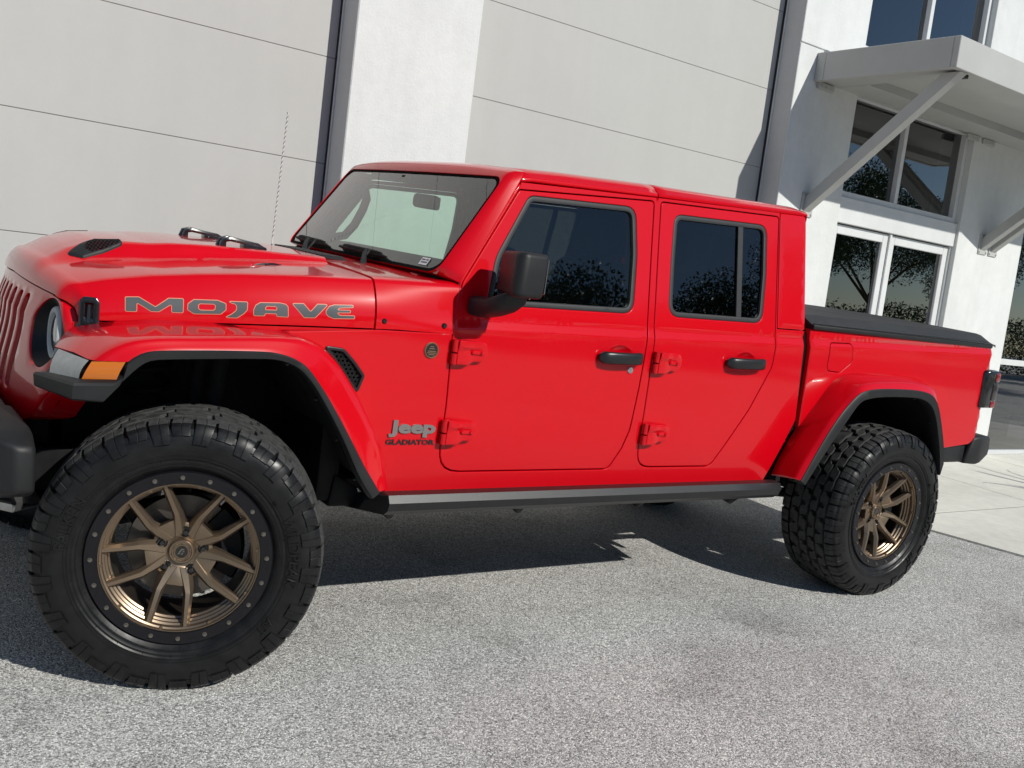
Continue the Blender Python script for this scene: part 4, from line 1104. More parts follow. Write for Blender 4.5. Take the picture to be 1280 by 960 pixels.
# ---- grille with seven slots and two round headlamp openings
def gput(a, b, inn): return (xg(a, b) + inn, a, b)
top = lambda y: ip(abs(y - YC), [0, .50, .545, .575, .598], [1.140, 1.122, 1.110, 1.090, 1.050])
go = [(y, top(y)) for y in lin(YC - .598, YC + .598, 41)]
gout = [(YC + .600, .96), (YC + .585, .84), (YC + .53, .755), (YC + .44, .722), (YC - .44, .722), (YC - .53, .755), (YC - .585, .84), (YC - .600, .96)] + go
slots = []
for k in range(-3, 4):
    y = YC + .086 * k; w = .0245; t = 1.098; lo = .792 - .0 * abs(k)
    slots.append(fillet([(y - w, lo), (y + w, lo), (y + w, t), (y - w, t)], .0235, 5))
HLc = [(YC - .480, 1.006), (YC + .480, 1.006)]; HR = .106
hls = [[(c[0] + HR * math.cos(2 * math.pi * k / 48), c[1] + HR * math.sin(2 * math.pi * k / 48)) for k in range(48)] for c in HLc]
mb = MB(); panel(mb, gout, slots + hls, gput, .03, .006, .05)
mb.grid([[(xg(y, z) + .045, y, z) for y, z in gout], [(xg(y, z) + .12, y + (.004 if y < YC else -.004), z) for y, z in gout]], True)
gr = mb.build('grille', M['red'], truck, 40)
mb = MB()
V, F = cdt(densify([(YC - .31, .78), (YC + .31, .78), (YC + .31, 1.11), (YC - .31, 1.11)], .05), (), .05); mb.add([(xg(a, b) + .052, a, b) for a, b in V], F)
for k in range(-3, 4):
    y = YC + .086 * k
    for j in range(16): mb.box(-.02, .0, y - .026, y + .026, 0, 0, 0) if False else None
mb.build('grille_mesh', M['stop'], gr, 30)
for c in HLc:
    xh = xg(*c); mb = MB()
    def axl(r, x, n=48): return [(x, c[0] + r * math.cos(2 * math.pi * q / n), c[1] + r * math.sin(2 * math.pi * q / n)) for q in range(n)]
    rim = [(xg(c[0] + HR * .985 * math.cos(2 * math.pi * q / 48), c[1] + HR * .985 * math.sin(2 * math.pi * q / 48)) + .006, c[0] + HR * .985 * math.cos(2 * math.pi * q / 48), c[1] + HR * .985 * math.sin(2 * math.pi * q / 48)) for q in range(48)]
    mb.grid([rim, axl(.090, xh + .034), axl(.082, xh + .040)], True); hb = mb.build('headlight', M['plastic'], truck, 40)
    mb = MB(); mb.grid([axl(.084, xh + .042), axl(.082, xh + .030), axl(.076, xh + .024), axl(.066, xh + .026), axl(.062, xh + .034)], True); mb.build('halo_ring', M['halo'], hb, 40)
    mb = MB(); mb.grid([axl(.063, xh + .036), axl(.055, xh + .031), axl(.040, xh + .027), axl(.02, xh + .025), axl(.0005, xh + .024)], True); mb.build('lens', M['lens'], hb, 60)

# ---- front bumper: steel-look wings either side of the grille foot, skid plate below
mb = MB()
for k in (0, 1):
    f = (lambda y: 2 * YC - y) if k else (lambda y: y)
    mb.hull([(x, f(y), z) for x, y, z in ((-.445, -.058, .605), (-.395, -.050, .600), (-.450, -.055, .735), (-.398, -.048, .728), (-.560, .020, .568), (-.385, .03, .570), (-.560, .02, .770), (-.40, .03, .772),
             (-.700, .26, .548), (-.385, .26, .560), (-.690, .26, .790), (-.42, .26, .790))], .022, 4)
mb.hull([(x, y, z) for y in (.25, 1.33) for x, z in ((-.69, .548), (-.40, .555), (-.68, .788), (-.43, .788))] + [(x, y, z) for y in (.5, 1.08) for x, z in ((-.80, .56), (-.45, .555), (-.80, .770), (-.45, .79))], .022, 4)
fb = mb.build('front_bumper', M['plastic'], truck, 40)
for k in (0, 1):
    y = .33 if not k else 2 * YC - .33; q = MB()
    q.tube([(-.74, y, .665), (-.775, y, .665)], .045, 20); q.build('fog_lamp', M['gloss'], fb, 30)
q = MB(); q.hull([(-.42, y, z) for y in (.10, 1.48) for z in (.50, .53)] + [(-.70, y, z) for y in (.35, 1.23) for z in (.515, .545)] + [(-.30, y, .46) for y in (.3, 1.28)], .006, 1); q.build('skid_plate', M['steel'], truck, 30)

# ---- door mirror (both sides)
mb = MB()
pts = []
for z, gx in ((1.300, .0), (1.455, .0)):
    for x, y in ((1.045, -.035), (.992, -.215), (1.015, -.242), (1.118, -.232), (1.128, -.040)): pts.append((x + (.010 if z > 1.4 else 0), y + (.006 if z > 1.4 and y < -.1 else 0), z - (.006 if z > 1.4 and y > -.1 else 0)))
mb.hull(pts, .024, 5)
mr = mb.build('door_mirror', M['plastic'], truck, 50)
mb = MB(); mb.hull([(1.126, y, z) for y in (-.222, -.052) for z in (1.316, 1.442)] + [(1.1335, y, z) for y in (-.216, -.058) for z in (1.322, 1.436)], .003, 1); mb.build('mirror_glass', M['lens'], mr, 40)
mb = MB(); rows = []
for x, y, z, w, h in ((1.026, .012, 1.240, .052, .036), (1.028, -.020, 1.240, .051, .035), (1.034, -.070, 1.248, .050, .031), (1.045, -.120, 1.268, .052, .030), (1.060, -.150, 1.290, .046, .024), (1.065, -.160, 1.315, .040, .014)):
    rows.append([(x + w * math.copysign(abs(math.cos(2 * math.pi * k / 20)) ** .5, math.cos(2 * math.pi * k / 20)), y, z + h * math.copysign(abs(math.sin(2 * math.pi * k / 20)) ** .5, math.sin(2 * math.pi * k / 20))) for k in range(20)])
mb.grid(rows, True, caps=True); mb.build('mirror_arm', M['plastic'], mr, 50)

# ---- rock rails
mb = MB()
sec = lambda x, s_, dz: [(x, .08, .545 + dz), (x, -.045, .580 + dz), (x, -.088, .578 + dz), (x, -.102, .553 + dz), (x, -.094, .524 + dz), (x, -.068, .504 + dz), (x, .06, .488 + dz)]
rows = [[(.640, .10, .535), (.655, .02, .556), (.655, .0, .555), (.655, -.005, .548), (.650, -.004, .53), (.640, .0, .505), (.62, .10, .49)]] + [sec(x, 0, .004 * (x - .7)) for x in (.700, 1.2, 1.8, 2.4, 2.690)]
rows.append([(p[0] + .012, p[1] * .96, p[2] + (.012 if p[2] < .54 else -.004)) for p in rows[-1]])
mb.grid(rows, True, caps=True)
rl, rlr = mb.build('rock_rail', M['rail'], truck, 25, mirror=True)
for x in (.78, 1.35, 1.98, 2.55):
    mb = MB(); mb.tube([(x, .03, .495), (x + .02, .07, .462), (x + .02, .30, .50)], .020, 10)
    a, b = mb.build('rail_bracket', M['under'], rl, 40, mirror=True); adopt(b, rlr)
mb = MB(); mb.hull([(.545, .05, .50), (.66, .05, .50), (.66, .05, .56), (.56, .05, .62), (.545, .16, .50), (.66, .16, .50), (.66, .16, .56), (.56, .16, .62)], .012, 2); mb.build('rail_end_bracket', M['under'], truck, 40, mirror=True)

# ---- underbody
mb = MB()
for y in (.38, 1.20):
    mb.hull([(x, y + w, z) for x, za, zc in ((-.40, .50, .64), (2.6, .46, .58)) for z in (za, zc) for w in (-.05, .05)], .008, 1)
    mb.hull([(x, y + w, z) for x, za, zc in ((2.6, .46, .58), (3.2, .62, .74), (4.3, .60, .72)) for z in (za, zc) for w in (-.05, .05)], .008, 1)
mb.box(.55, 2.72, .06, 1.52, .56, .60, .01); mb.box(2.72, 4.30, .12, 1.46, .70, .74, .01)
mb.box(-.25, .55, .42, 1.16, .56, 1.06, .02); mb.box(.50, .58, .06, 1.52, .52, 1.10, .01); mb.box(2.83, 2.86, .05, 1.53, .55, 1.25)
mb.box(1.0, 1.9, .60, .98, .42, .56, .03); mb.box(1.95, 2.55, .75, 1.35, .40, .57, .05)
mb.hull([(-.36, y, z) for y in (.42, 1.16) for z in (.5, .74)] + [(-.28, y, z) for y in (.40, 1.18) for z in (.5, 1.08)], .01, 1)
mb.build('underbody', M['under'], truck, 30)
for xc, nm in ((0, 'front_axle'), (3.487, 'rear_axle')):
    mb = MB(); mb.tube([(xc, .10, .4166), (xc, 1.48, .4166)], .042, 16)
    mb.lathe_y([(.02, -.13), (.09, -.10), (.135, 0), (.09, .10), (.02, .13)], 20, 0, (xc + .02, .62 if xc == 0 else YC, .4166)); mb.build(nm, M['under'], truck, 40)
mb = MB()
for y in (.46, 1.12): mb.tube([(.62, y, .515), (.04, y - .02, .40)], .026, 10)
for y in (.36, 1.22): mb.tube([(2.62, y, .47), (3.44, y, .38)], .026, 10)
mb.tube([(-.12, .22, .40), (-.12, 1.36, .40)], .018, 10); mb.build('control_arm', M['under'], truck, 40)
mb = MB(); mb.hull([(2.40, .20, .445), (2.52, .20, .455), (2.40, .20, .50), (2.52, .20, .51), (2.40, .30, .445), (2.52, .30, .455), (2.40, .30, .50), (2.52, .30, .51)], .01, 1); mb.build('frame_bracket', M['steel'], truck, 30)
mb = MB(); mb.tube([(2.50, .24, .495), (2.95, .26, .50)], .012, 10); mb.build('brake_line', M['steel'], truck, 40)
mb = MB(); mb.hull([(x, y, z) for x in (3.80, 4.34) for y in (.20, .50) for z in (.37, .62)], .06, 3); mb.tube([(3.85, .35, .50), (3.3, .52, .52), (2.5, .60, .47)], .035, 10); mb.build('added_muffler', M['under'], truck, 40)  # unseen muffler, added to block sun reaching the ground behind the wheel
mb = MB(); mb.lathe_y([(.17, -.12), (.34, -.13), (.38, -.08), (.39, 0), (.38, .08), (.34, .13), (.17, .12)], 40); q = MB(); q.add([(4.02 + x * .9, .95 + z * .9, .69 - y * .6) for x, y, z in mb.v], mb.f); q.build('added_spare_tyre', M['wall'], truck, 40)  # added out of sight to stop sunlight passing under the bed
# shocks and coils, seen up in the wheel wells
for xc in (.10, 3.30):
    mb = MB(); mb.tube([(xc, .24, .42), (xc + .05, .30, .98)], .030, 14); mb.tube([(xc + .06, .20, .76), (xc + .085, .22, .98)], .027, 12)
    sh, shr = mb.build('shock_absorber', M['dull'], truck, 40, mirror=True)
    mb = MB(); mb.tube([(xc + .058, .198, .745), (xc + .063, .202, .785)], .029, 12); a, b = mb.build('reservoir_cap', M['shock_red'], sh, 40, mirror=True); adopt(b, shr)
    mb = MB(); mb.tube([(xc + .0595, .198, .787), (xc + .0625, .201, .806)], .0285, 12); a, b = mb.build('reservoir_band', M['steel'], sh, 40, mirror=True); adopt(b, shr)
    mb = MB(); pts = [(xc - .10 + .065 * math.cos(t), .37 + .065 * math.sin(t), .50 + .5 * t / (2 * math.pi * 7)) for t in lin(0, 2 * math.pi * 7, 140)]
    mb.tube(pts, .010, 8); mb.build('coil_spring', M['under'], truck, 40, mirror=True)
mb = MB(); mb.tube([(-.18, .12, .68), (-.165, .115, .68)], .012, 10); mb.tube([(-.20, .12, .68), (-.10, .14, .64)], .005, 8); mb.tube([(-.26, .06, .56), (-.22, .02, .50), (-.20, .06, .45), (-.24, .12, .46)], .008, 8); mb.build('sensor_link', M['steel'], truck, 40)

# ---- cabin
mb = MB(); rows = []
for y in lin(.12, 1.46, 9): rows.append([(.885, y, 1.310), (.96, y, 1.345), (1.06, y, 1.372), (1.17, y, 1.372), (1.24, y, 1.345), (1.27, y, 1.12), (1.22, y, .9)])
mb.grid(rows); mb.build('dashboard', M['dash'], truck, 40)
mb = MB()
mb.tube([(1.18, .42, 1.12), (1.36, .42, 1.19)], .03, 12)
ax = Vector((.93, 0, .36)).normalized(); u_ = Vector((0, 1, 0)); w_ = ax.cross(u_)
cw = Vector((1.37, .42, 1.20)); mb.tube([(cw + (u_ * math.cos(a) + w_ * math.sin(a)) * .185)[:] for a in lin(0, 2 * math.pi, 41)], .015, 10, caps=False)
for a in (0, math.pi, -math.pi / 2): mb.tube([cw[:], (cw + (u_ * math.cos(a) + w_ * math.sin(a)) * .18)[:]], .016, 8)
mb.build('steering_wheel', M['cabin'], truck, 40)
def seat(y0, y1, x):
    mb = MB(); w = y1 - y0
    mb.hull([(x - .50, y0, .86), (x - .50, y1, .86), (x - .50, y0, .99), (x - .50, y1, .99), (x + .05, y0, .82), (x + .05, y1, .82), (x + .05, y0, .97), (x + .05, y1, .97)], .04, 3)
    mb.hull([(x - .04, y0 + .01, .92), (x - .04, y1 - .01, .92), (x + .10, y0 + .01, .90), (x + .10, y1 - .01, .90), (x + .10, y0 + .06, 1.46), (x + .10, y1 - .06, 1.46), (x + .20, y0 + .06, 1.45), (x + .20, y1 - .06, 1.45)], .04, 3)
    s_ = mb.build('seat', M['seat'], truck, 40)
    n = max(1, round(w / .5))
    for k in range(n):
        c = y0 + w * (k + .5) / n; q = MB()
        q.hull([(x + a, c + b, z) for a, b, z in ((.10, -.11, 1.49), (.10, .11, 1.49), (.20, -.11, 1.49), (.20, .11, 1.49), (.13, -.09, 1.65), (.13, .09, 1.65), (.20, -.09, 1.65), (.20, .09, 1.65))], .03, 3)
        q.tube([(x + .15, c - .05, 1.43), (x + .15, c - .05, 1.52)], .007, 8); q.tube([(x + .15, c + .05, 1.43), (x + .15, c + .05, 1.52)], .007, 8)
        q.build('headrest', M['seat'], s_, 40)
seat(.17, .65, 1.66); seat(.93, 1.41, 1.66); seat(.16, 1.42, 2.46)
mb = MB(); mb.box(1.10, 2.78, .08, 1.50, .60, .66); mb.box(1.2, 2.0, .70, .88, .66, .98, .03); mb.build('cabin_floor', M['cabin'], truck, 30)
mb = MB()
for z0, z1, xa, xb in ((1.24, 1.69, 1.79, 1.96),): panel(mb, [(1.80, 1.24), (1.95, 1.24), (1.96, 1.72), (1.79, 1.72)], [], side(.05), .1, .004, .05)
panel(mb, [(2.56, 1.24), (2.80, 1.24), (2.78, 1.76), (2.57, 1.75)], [], side(.05), .1, .004, .05)
mb.build('pillar_trim', M['cabin'], truck, 30, mirror=True)
mb = MB(); panel(mb, [(1.00, .72), (1.80, .72), (1.78, 1.235), (1.03, 1.225)], [], side(.06), .12, .01, .04); panel(mb, [(1.92, .72), (2.55, .72), (2.55, 1.255), (1.94, 1.245)], [], side(.06), .12, .01, .04)
mb.build('door_trim', M['cabin'], truck, 30, mirror=True)
mb = MB(); mb.tube([(1.205, .160, 1.62), (1.215, .165, 1.585), (1.198, .170, 1.53), (1.165, .170, 1.455), (1.125, .165, 1.40), (1.075, .155, 1.385)], .020, 10); mb.build('grab_handle', M['cabin'], truck, 40, mirror=True)
mb = MB(); q = gl_pt(.06, .93, -.03); mb.tube([gl_pt(.06, .97, -.004)[:], q[:]], .016, 10)
mb.hull([(1.175, .640, 1.560), (1.180, .872, 1.565), (1.175, .640, 1.628), (1.180, .872, 1.633), (1.145, .665, 1.572), (1.150, .845, 1.577), (1.145, .665, 1.616), (1.150, .845, 1.622)], .012, 3); mb.build('rear_view_mirror', M['cabin'], truck, 40)

# ---- wheels
TR = .4166; TY = .30
def make_wheel(name):
    w = empty(name, (0, 0, 0), 0, truck)
    # tyre carcass
    half = [(.268, .010), (.276, .004), (.283, -.003), (.292, -.006), (.296, -.0085), (.302, -.0085), (.306, -.012), (.330, -.0175), (.352, -.0175), (.372, -.012), (.388, -.002), (.396, .012), (.399, .032), (.4015, .07), (.4025, .15)]
    prof = half + [(r, TY - y) for r, y in half[-2::-1]]
    mb = MB(); mb.lathe_y(prof, 128)
    for r, wd in ((.2875, .0016), (.309, .0018), (.3165, .0012), (.372, .0016)):
        y = ip(r, [p[0] for p in half], [p[1] for p in half]); mb.lathe_y([(r - wd, y + .001), (r - wd * .6, y - .0016), (r + wd * .6, y - .0016), (r + wd, y + .001)], 128)
    # tread: rows of angular blocks over the crown
    def tp(s_, y, lift=0.):
        base = ip(y, [0, .012, .032, .07, .15, .23, .268, .288, .30], [.398, .4085, .4125, .4155, .4166, .4155, .4125, .4085, .398]) + lift
        a = s_ / .41; return (base * math.cos(a), y, base * math.sin(a))
    NB = 40; L = 2 * math.pi * .41 / NB
    rnd = random.Random(5)
    def block(poly, top_, bot_):
        c = np.mean(np.array(poly), 0); P1 = [tp(*p) for p in poly]; P0 = [tp(c[0] + (p[0] - c[0]) * 1.08, c[1] + (p[1] - c[1]) * 1.06, -.014) for p in poly]
        Pm = [tp(c[0] + (p[0] - c[0]) * .955, c[1] + (p[1] - c[1]) * .955, 0) for p in poly]; P1 = [tp(*p, -.0012) for p in poly]
        mb.grid([P0, P1, Pm], True); mb.add(Pm, [tuple(range(len(Pm)))])
    for row, (yc_, hw_, ph) in enumerate(((.077, .0215, .3), (.125, .0185, .0), (.175, .0185, .55), (.223, .0215, .15))):
        for k in range(NB):
            s0 = (k + ph) * L; g_ = .0062; j = lambda a: rnd.uniform(-a, a)
            z1, z2 = (.010, -.008) if k % 2 else (-.008, .010)
            l0, l1 = s0 + g_, s0 + L - g_
            poly = [(l0 + z1 + j(.002), yc_ - hw_ + .003), (l0 + .006 + j(.003), yc_ - hw_ * .2), (l0 - .003 + z2 * .6, yc_ + hw_ * .3), (l0 + z2 + j(.002), yc_ + hw_ - .003),
                    ((l0 + l1) / 2 + j(.004), yc_ + hw_ + .0015), (l1 - .001 + z2 * .5, yc_ + hw_ - .002), (l1 - .004 + j(.003), yc_ + hw_ * .2), (l1 + .002 + z1 * .5, yc_ - hw_ * .35), (l1 + z1 * .6, yc_ - hw_ + .002), ((l0 + l1) / 2 + j(.004), yc_ - hw_ - .001)]
            block(poly, 0, 0)
    for sd in (0, 1):
        Y_ = (lambda y: TY - y) if sd else (lambda y: y)
        for k in range(NB):
            s0 = (k + (.45 if sd else 0)) * L; g_ = .0052; lng = k % 2
            a0, a1 = (s0 + g_) / .41, (s0 + L - g_) / .41
            rin = .350 if lng else .372
            P = [(.4125, .046), (.4120, .036), (.4085, .016), (.4035, .003), (.394, -.0075), ((rin + .394) / 2, ip((rin + .394) / 2, [p[0] for p in half[:12]], [p[1] for p in half[:12]]) - .0055), (rin, ip(rin, [p[0] for p in half[:12]], [p[1] for p in half[:12]]) - .0045)]
            rowsb = []
            for q, (r, y) in enumerate(P):
                t = q / (len(P) - 1); sk = .010 * math.sin(t * 5 + k * 1.7) * (t if True else 0); nz_ = .012 * (t - .5) * (1 if lng else -.6)
                b0, b1 = a0 + sk + nz_ * .3 + .010 * max(0, t - .55), a1 + sk - nz_ * .3 - .010 * max(0, t - .55)
                lift = 0
                rr = lambda dr, dy, a: ((r + dr) * math.cos(a), Y_(y + dy), (r + dr) * math.sin(a))
                dn = .012 if q < 3 else .0
                dy_ = .0 if q < 3 else .010
                mid = (b0 + b1) / 2
                rowsb.append([rr(-dn, dy_, b0 - .003), rr(-.0008, 0, b0), rr(0, -.0, b0 + .004), rr(0, 0, mid - .006), rr(-.0022 if lng or q < 4 else 0, .0015 if q > 2 else 0, mid - .002), rr(-.0022 if lng or q < 4 else 0, .0015 if q > 2 else 0, mid + .002), rr(0, 0, mid + .006), rr(0, 0, b1 - .004), rr(-.0008, 0, b1), rr(-dn, dy_, b1 + .003)])
            mb.grid(rowsb)
            mb.add([rowsb[0][i] for i in range(10)] + [((p[0]) * .97, p[1], p[2] * .97) for p in rowsb[0][::-1]], [tuple(range(20))])
            mb.add([rowsb[-1][i] for i in range(10)] + [(p[0], p[1] + (.006 if not sd else -.006), p[2]) for p in rowsb[-1][::-1]], [tuple(range(20))])
    # material split: dry rubber on blocks, dressed sidewall, groove floors darkened as painted shade
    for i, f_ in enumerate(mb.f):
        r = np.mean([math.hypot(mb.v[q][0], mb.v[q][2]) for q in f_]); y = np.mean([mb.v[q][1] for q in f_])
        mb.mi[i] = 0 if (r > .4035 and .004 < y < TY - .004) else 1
    # radial ticks round the bead
    for k in range(72):
        a = 2 * math.pi * k / 72; 
        if k % 9 == 4: continue
        for (r0, r1) in (((.277, .2855),) if k % 3 else ((.277, .304),)):
            u = Vector((math.cos(a), 0, math.sin(a))); t = Vector((-math.sin(a), 0, math.cos(a))) * .0011
            y0 = ip(r0, [p[0] for p in half[:12]], [p[1] for p in half[:12]]) - .0012; y1 = ip(r1, [p[0] for p in half[:12]], [p[1] for p in half[:12]]) - .0016
            A_ = [u * r0 - t + Vector((0, y0 + .002, 0)), u * r0 + Vector((0, y0, 0)), u * r0 + t + Vector((0, y0 + .002, 0))]; B_ = [u * r1 - t + Vector((0, y1 + .002, 0)), u * r1 + Vector((0, y1, 0)), u * r1 + t + Vector((0, y1 + .002, 0))]
            mb.grid([[p[:] for p in A_], [p[:] for p in B_]], False, 1)
    # moulded sidewall words
    def arc_text(s_, a_mid, rb, h, width):
        A_, F_ = fit_text(s_, .5, .012, width, h); mb.add([(lambda r, a: (r * math.cos(a), ip(r, [p[0] for p in half[:12]], [p[1] for p in half[:12]]) - .0048 + (.004 if p[2] < 0 else 0), r * math.sin(a)))(rb + p[1], a_mid + (width / 2 - p[0]) / (rb + h * .5)) for p in A_], F_, 1)
    arc_text("WILDPEAK", R_(8), .312, .030, .225); arc_text("A/T", R_(-36), .312, .026, .055)
    arc_text("FALKEN", R_(163), .312, .030, .165); arc_text("33", R_(37), .310, .010, .014)
    # the free radius is larger than the loaded height of the axle: the tread flattens into the ground
    k_ = (.4275 - .27) / (.4166 - .27); V2 = []
    for x_, y_, z_ in mb.v:
        r_ = math.hypot(x_, z_); q = (.27 + (r_ - .27) * k_) / r_ if r_ > .27 else 1
        V2.append((x_ * q, y_ if y_ < .15 else .15 + (y_ - .15) * 1.12, z_ * q))
    mb.v = V2
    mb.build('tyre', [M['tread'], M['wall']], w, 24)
    # lock ring with its bolts
    mb = MB(); mb.lathe_y([(.268, .012), (.2695, .004), (.266, -.001), (.2325, -.001), (.2305, .002), (.2305, .012)], 96)
    for k in range(5):
        a = 2 * math.pi * (k + .37) / 5; mb.lathe_y([(.2315, .0), (.2315, -.0022), (.237, -.0022), (.237, .0)], 3, 0, (0, 0, 0), a, a + .10)
    mb.build('lock_ring', M['ring'], w, 35)
    first = None
    for k in range(20):
        a = 2 * math.pi * (k + .2) / 20
        if first is None:
            mb = MB(); mb.lathe_y([(.0001, -.0068), (.0045, -.0066), (.0052, -.004), (.0052, 0)], 6); mb.lathe_y([(.0001, -.0012), (.0068, -.0012), (.0072, .001)], 12)
            o = mb.build('ring_bolt', M['bolt'], w, 30); first = o
        else:
            o = first.copy(); COL.objects.link(o); o.parent = w
        o.location = (.2495 * math.cos(a), -.001, .2495 * math.sin(a))
    # barrel, outer step, brake
    mb = MB(); mb.lathe_y([(.2302, .004), (.2275, .004), (.2262, .008), (.2262, .014), (.2215, .017), (.2205, .024), (.2205, .032), (.2150, .036), (.2145, .044), (.2090, .048), (.2080, .058), (.2030, .062), (.2030, .072)], 96)
    for k in range(10):
        a = 2 * math.pi * (k + .25) / 10; c = Vector((.2240 * math.cos(a), .015, .2240 * math.sin(a)))
        mb.tube([(c + Vector((0, -.004, 0)))[:], (c + Vector((0, .012, 0)))[:]], .0055, 8)
    rim = mb.build('rim', M['bronze'], w, 35)
    mb = MB(); mb.lathe_y([(.2028, .070), (.206, .10), (.204, .20), (.215, .24), (.245, .26)], 96); mb.build('barrel', M['barrel'], w, 35)
    # spokes: five pairs diverging from the hub
    for p_ in range(5):
        ac = R_(48.4 + 72 * p_); er = Vector((math.cos(ac), 0, math.sin(ac))); et = Vector((-math.sin(ac), 0, math.cos(ac)))
        mb = MB()
        for sg in (-1, 1):
            st = [(.050, .016, .068, .026, .040), (.084, .0300, .056, .0215, .040), (.114, .0415, .0425, .0165, .036), (.1225, .0432, .0385, .0150, .033), (.170, .0484, .0290, .0132, .028), (.205, .0525, .0225, .0122, .022), (.2265, .0553, .0175, .0114, .016)]
            rowsS = []
            for (r, l, dep, hw_, th) in st:
                c = er * r + et * (sg * l) + Vector((0, dep, 0))
                prof_ = [(-hw_, th), (-hw_ * .96, th * .42), (-hw_ * .50, .0022), (-hw_ * .42, .0), (hw_ * .42, .0), (hw_ * .50, .0022), (hw_ * .96, th * .42), (hw_, th)]
                rowsS.append([(c + et * a + Vector((0, b, 0)))[:] for a, b in prof_])
            mb.grid(rowsS, True, caps=True)
        mb.hull([(er * r + et * l + Vector((0, dd, 0)))[:] for r, l, d in ((.045, .030, .072), (.084, .036, .060), (.104, .030, .054)) for l in (-l, l) for dd in (d, d + .03)], .004, 2)
        o = mb.build('spoke_pair', M['bronze'], w, 28)
    mb = MB(); mb.lathe_y([(.0001, .078), (.034, .078), (.040, .076), (.052, .072), (.082, .0735), (.090, .078), (.093, .110), (.05, .13)], 64); hub = mb.build('hub', M['bronze'], w, 35)
    for k in range(5):
        a = R_(84.4 + 72 * k); c = (.0635 * math.cos(a), 0, .0635 * math.sin(a))
        mb = MB(); mb.lathe_y([(.0155, .066), (.0165, .069), (.0165, .075), (.0145, .0665), (.0125, .075), (.0125, .0715)], 24, 0, c); mb.lathe_y([(.0001, .0705), (.0165, .0708)], 24, 0, c); mb.lathe_y([(.0001, .056), (.0065, .057), (.0085, .060), (.0090, .071)], 6, 0, c)
        mb.build('lug_nut', M['gloss'], w, 30)
    mb = MB(); mb.lathe_y([(.0385, .078), (.037, .066), (.035, .0635), (.0305, .0635), (.0285, .068), (.024, .068), (.0225, .0655), (.019, .0655), (.018, .070), (.0001, .070)], 40, 0)
    for k in range(6):
        a = 2 * math.pi * k / 6 + .3; c = Vector((.0262 * math.cos(a), .066, .0262 * math.sin(a))); t = Vector((-math.sin(a), 0, math.cos(a))); u = Vector((math.cos(a), 0, math.sin(a)))
        mb.hull([(c + t * x + u * z + Vector((0, y, 0)))[:] for x in (-.0065, .0065) for z in (-.0025, .0025) for y in (-.002, .003)], .0008, 1)
    cp = mb.build('centre_cap', M['bronze'], w, 30)
    q = MB(); q.add([(.0165 * math.cos(2 * math.pi * k / 24), .0662, .0165 * math.sin(2 * math.pi * k / 24)) for k in range(24)], [tuple(range(24))]); q.build('cap_face', M['gloss'], cp, 0)
    q = MB()
    for poly in ([(-.012, -.008), (-.007, -.008), (.001, .006), (.006, .006), (.0085, .010), (-.001, .010)], [(-.002, -.008), (.003, -.008), (.0055, -.003), (.0005, -.003)], [(.002, -.0005), (.007, -.0005), (.0095, .004), (.0045, .004)]):
        q.add([(x, .0650, z) for x, z in poly], [tuple(range(len(poly)))])
    q.build('cap_mark', M['bolt'], cp, 0)
    mb = MB(); mb.lathe_y([(.0001, .112), (.075, .112), (.078, .124), (.162, .124), (.164, .130), (.164, .150), (.09, .152), (.0001, .152)], 64); dsk = mb.build('brake_disc', M['disc'], w, 35)
    for k in range(28):
        a = 2 * math.pi * k / 28
    mb = MB(); pts = []
    for a in lin(R_(-30), R_(50), 8): pts.append(a)
    for r0, r1, y0, y1 in ((.105, .185, .095, .175),):
        rowsC = [[(r * math.cos(a), y, r * math.sin(a)) for r, y in ((r0, y0 + .01), (r0 + .012, y0), (r1 - .01, y0 + .004), (r1, y0 + .02), (r1, y1), (r0, y1))] for a in pts]
        mb.grid(rowsC, True, caps=True)
    mb.build('brake_caliper', M['under'], w, 35)
    return w
wf = make_wheel('wheel')
def dup_wheel(src):
    r = src.copy(); COL.objects.link(r); MPI[r.name] = Matrix.Identity(4)
    mp = {src: r}
    todo = [(c, r) for c in src.children]
    while todo:
        c, p = todo.pop(); d = c.copy(); COL.objects.link(d); d.parent = p
        todo += [(g_, d) for g_ in c.children]
    return r
scene.view_layers[0].update()
wr = dup_wheel(wf); wf2 = dup_wheel(wf); wr2 = dup_wheel(wf); spare = None
ST = R_(-19.3)
def place(w, x, y, rz, phase):
    w.location = (x, y, TR); w.rotation_mode = 'XYZ'
    w.matrix_basis = Matrix.Translation((x, y, TR)) @ Matrix.Rotation(rz, 4, 'Z') @ Matrix.Rotation(phase, 4, 'Y')
place(wf, 0, -.139, ST, 0)
place(wr, 3.487, -.139, 0, R_(-(40 - 48.4)))
place(wf2, 0, 2 * YC + .139, ST + math.pi, .4)
place(wr2, 3.487, 2 * YC + .139, math.pi, 1.0)

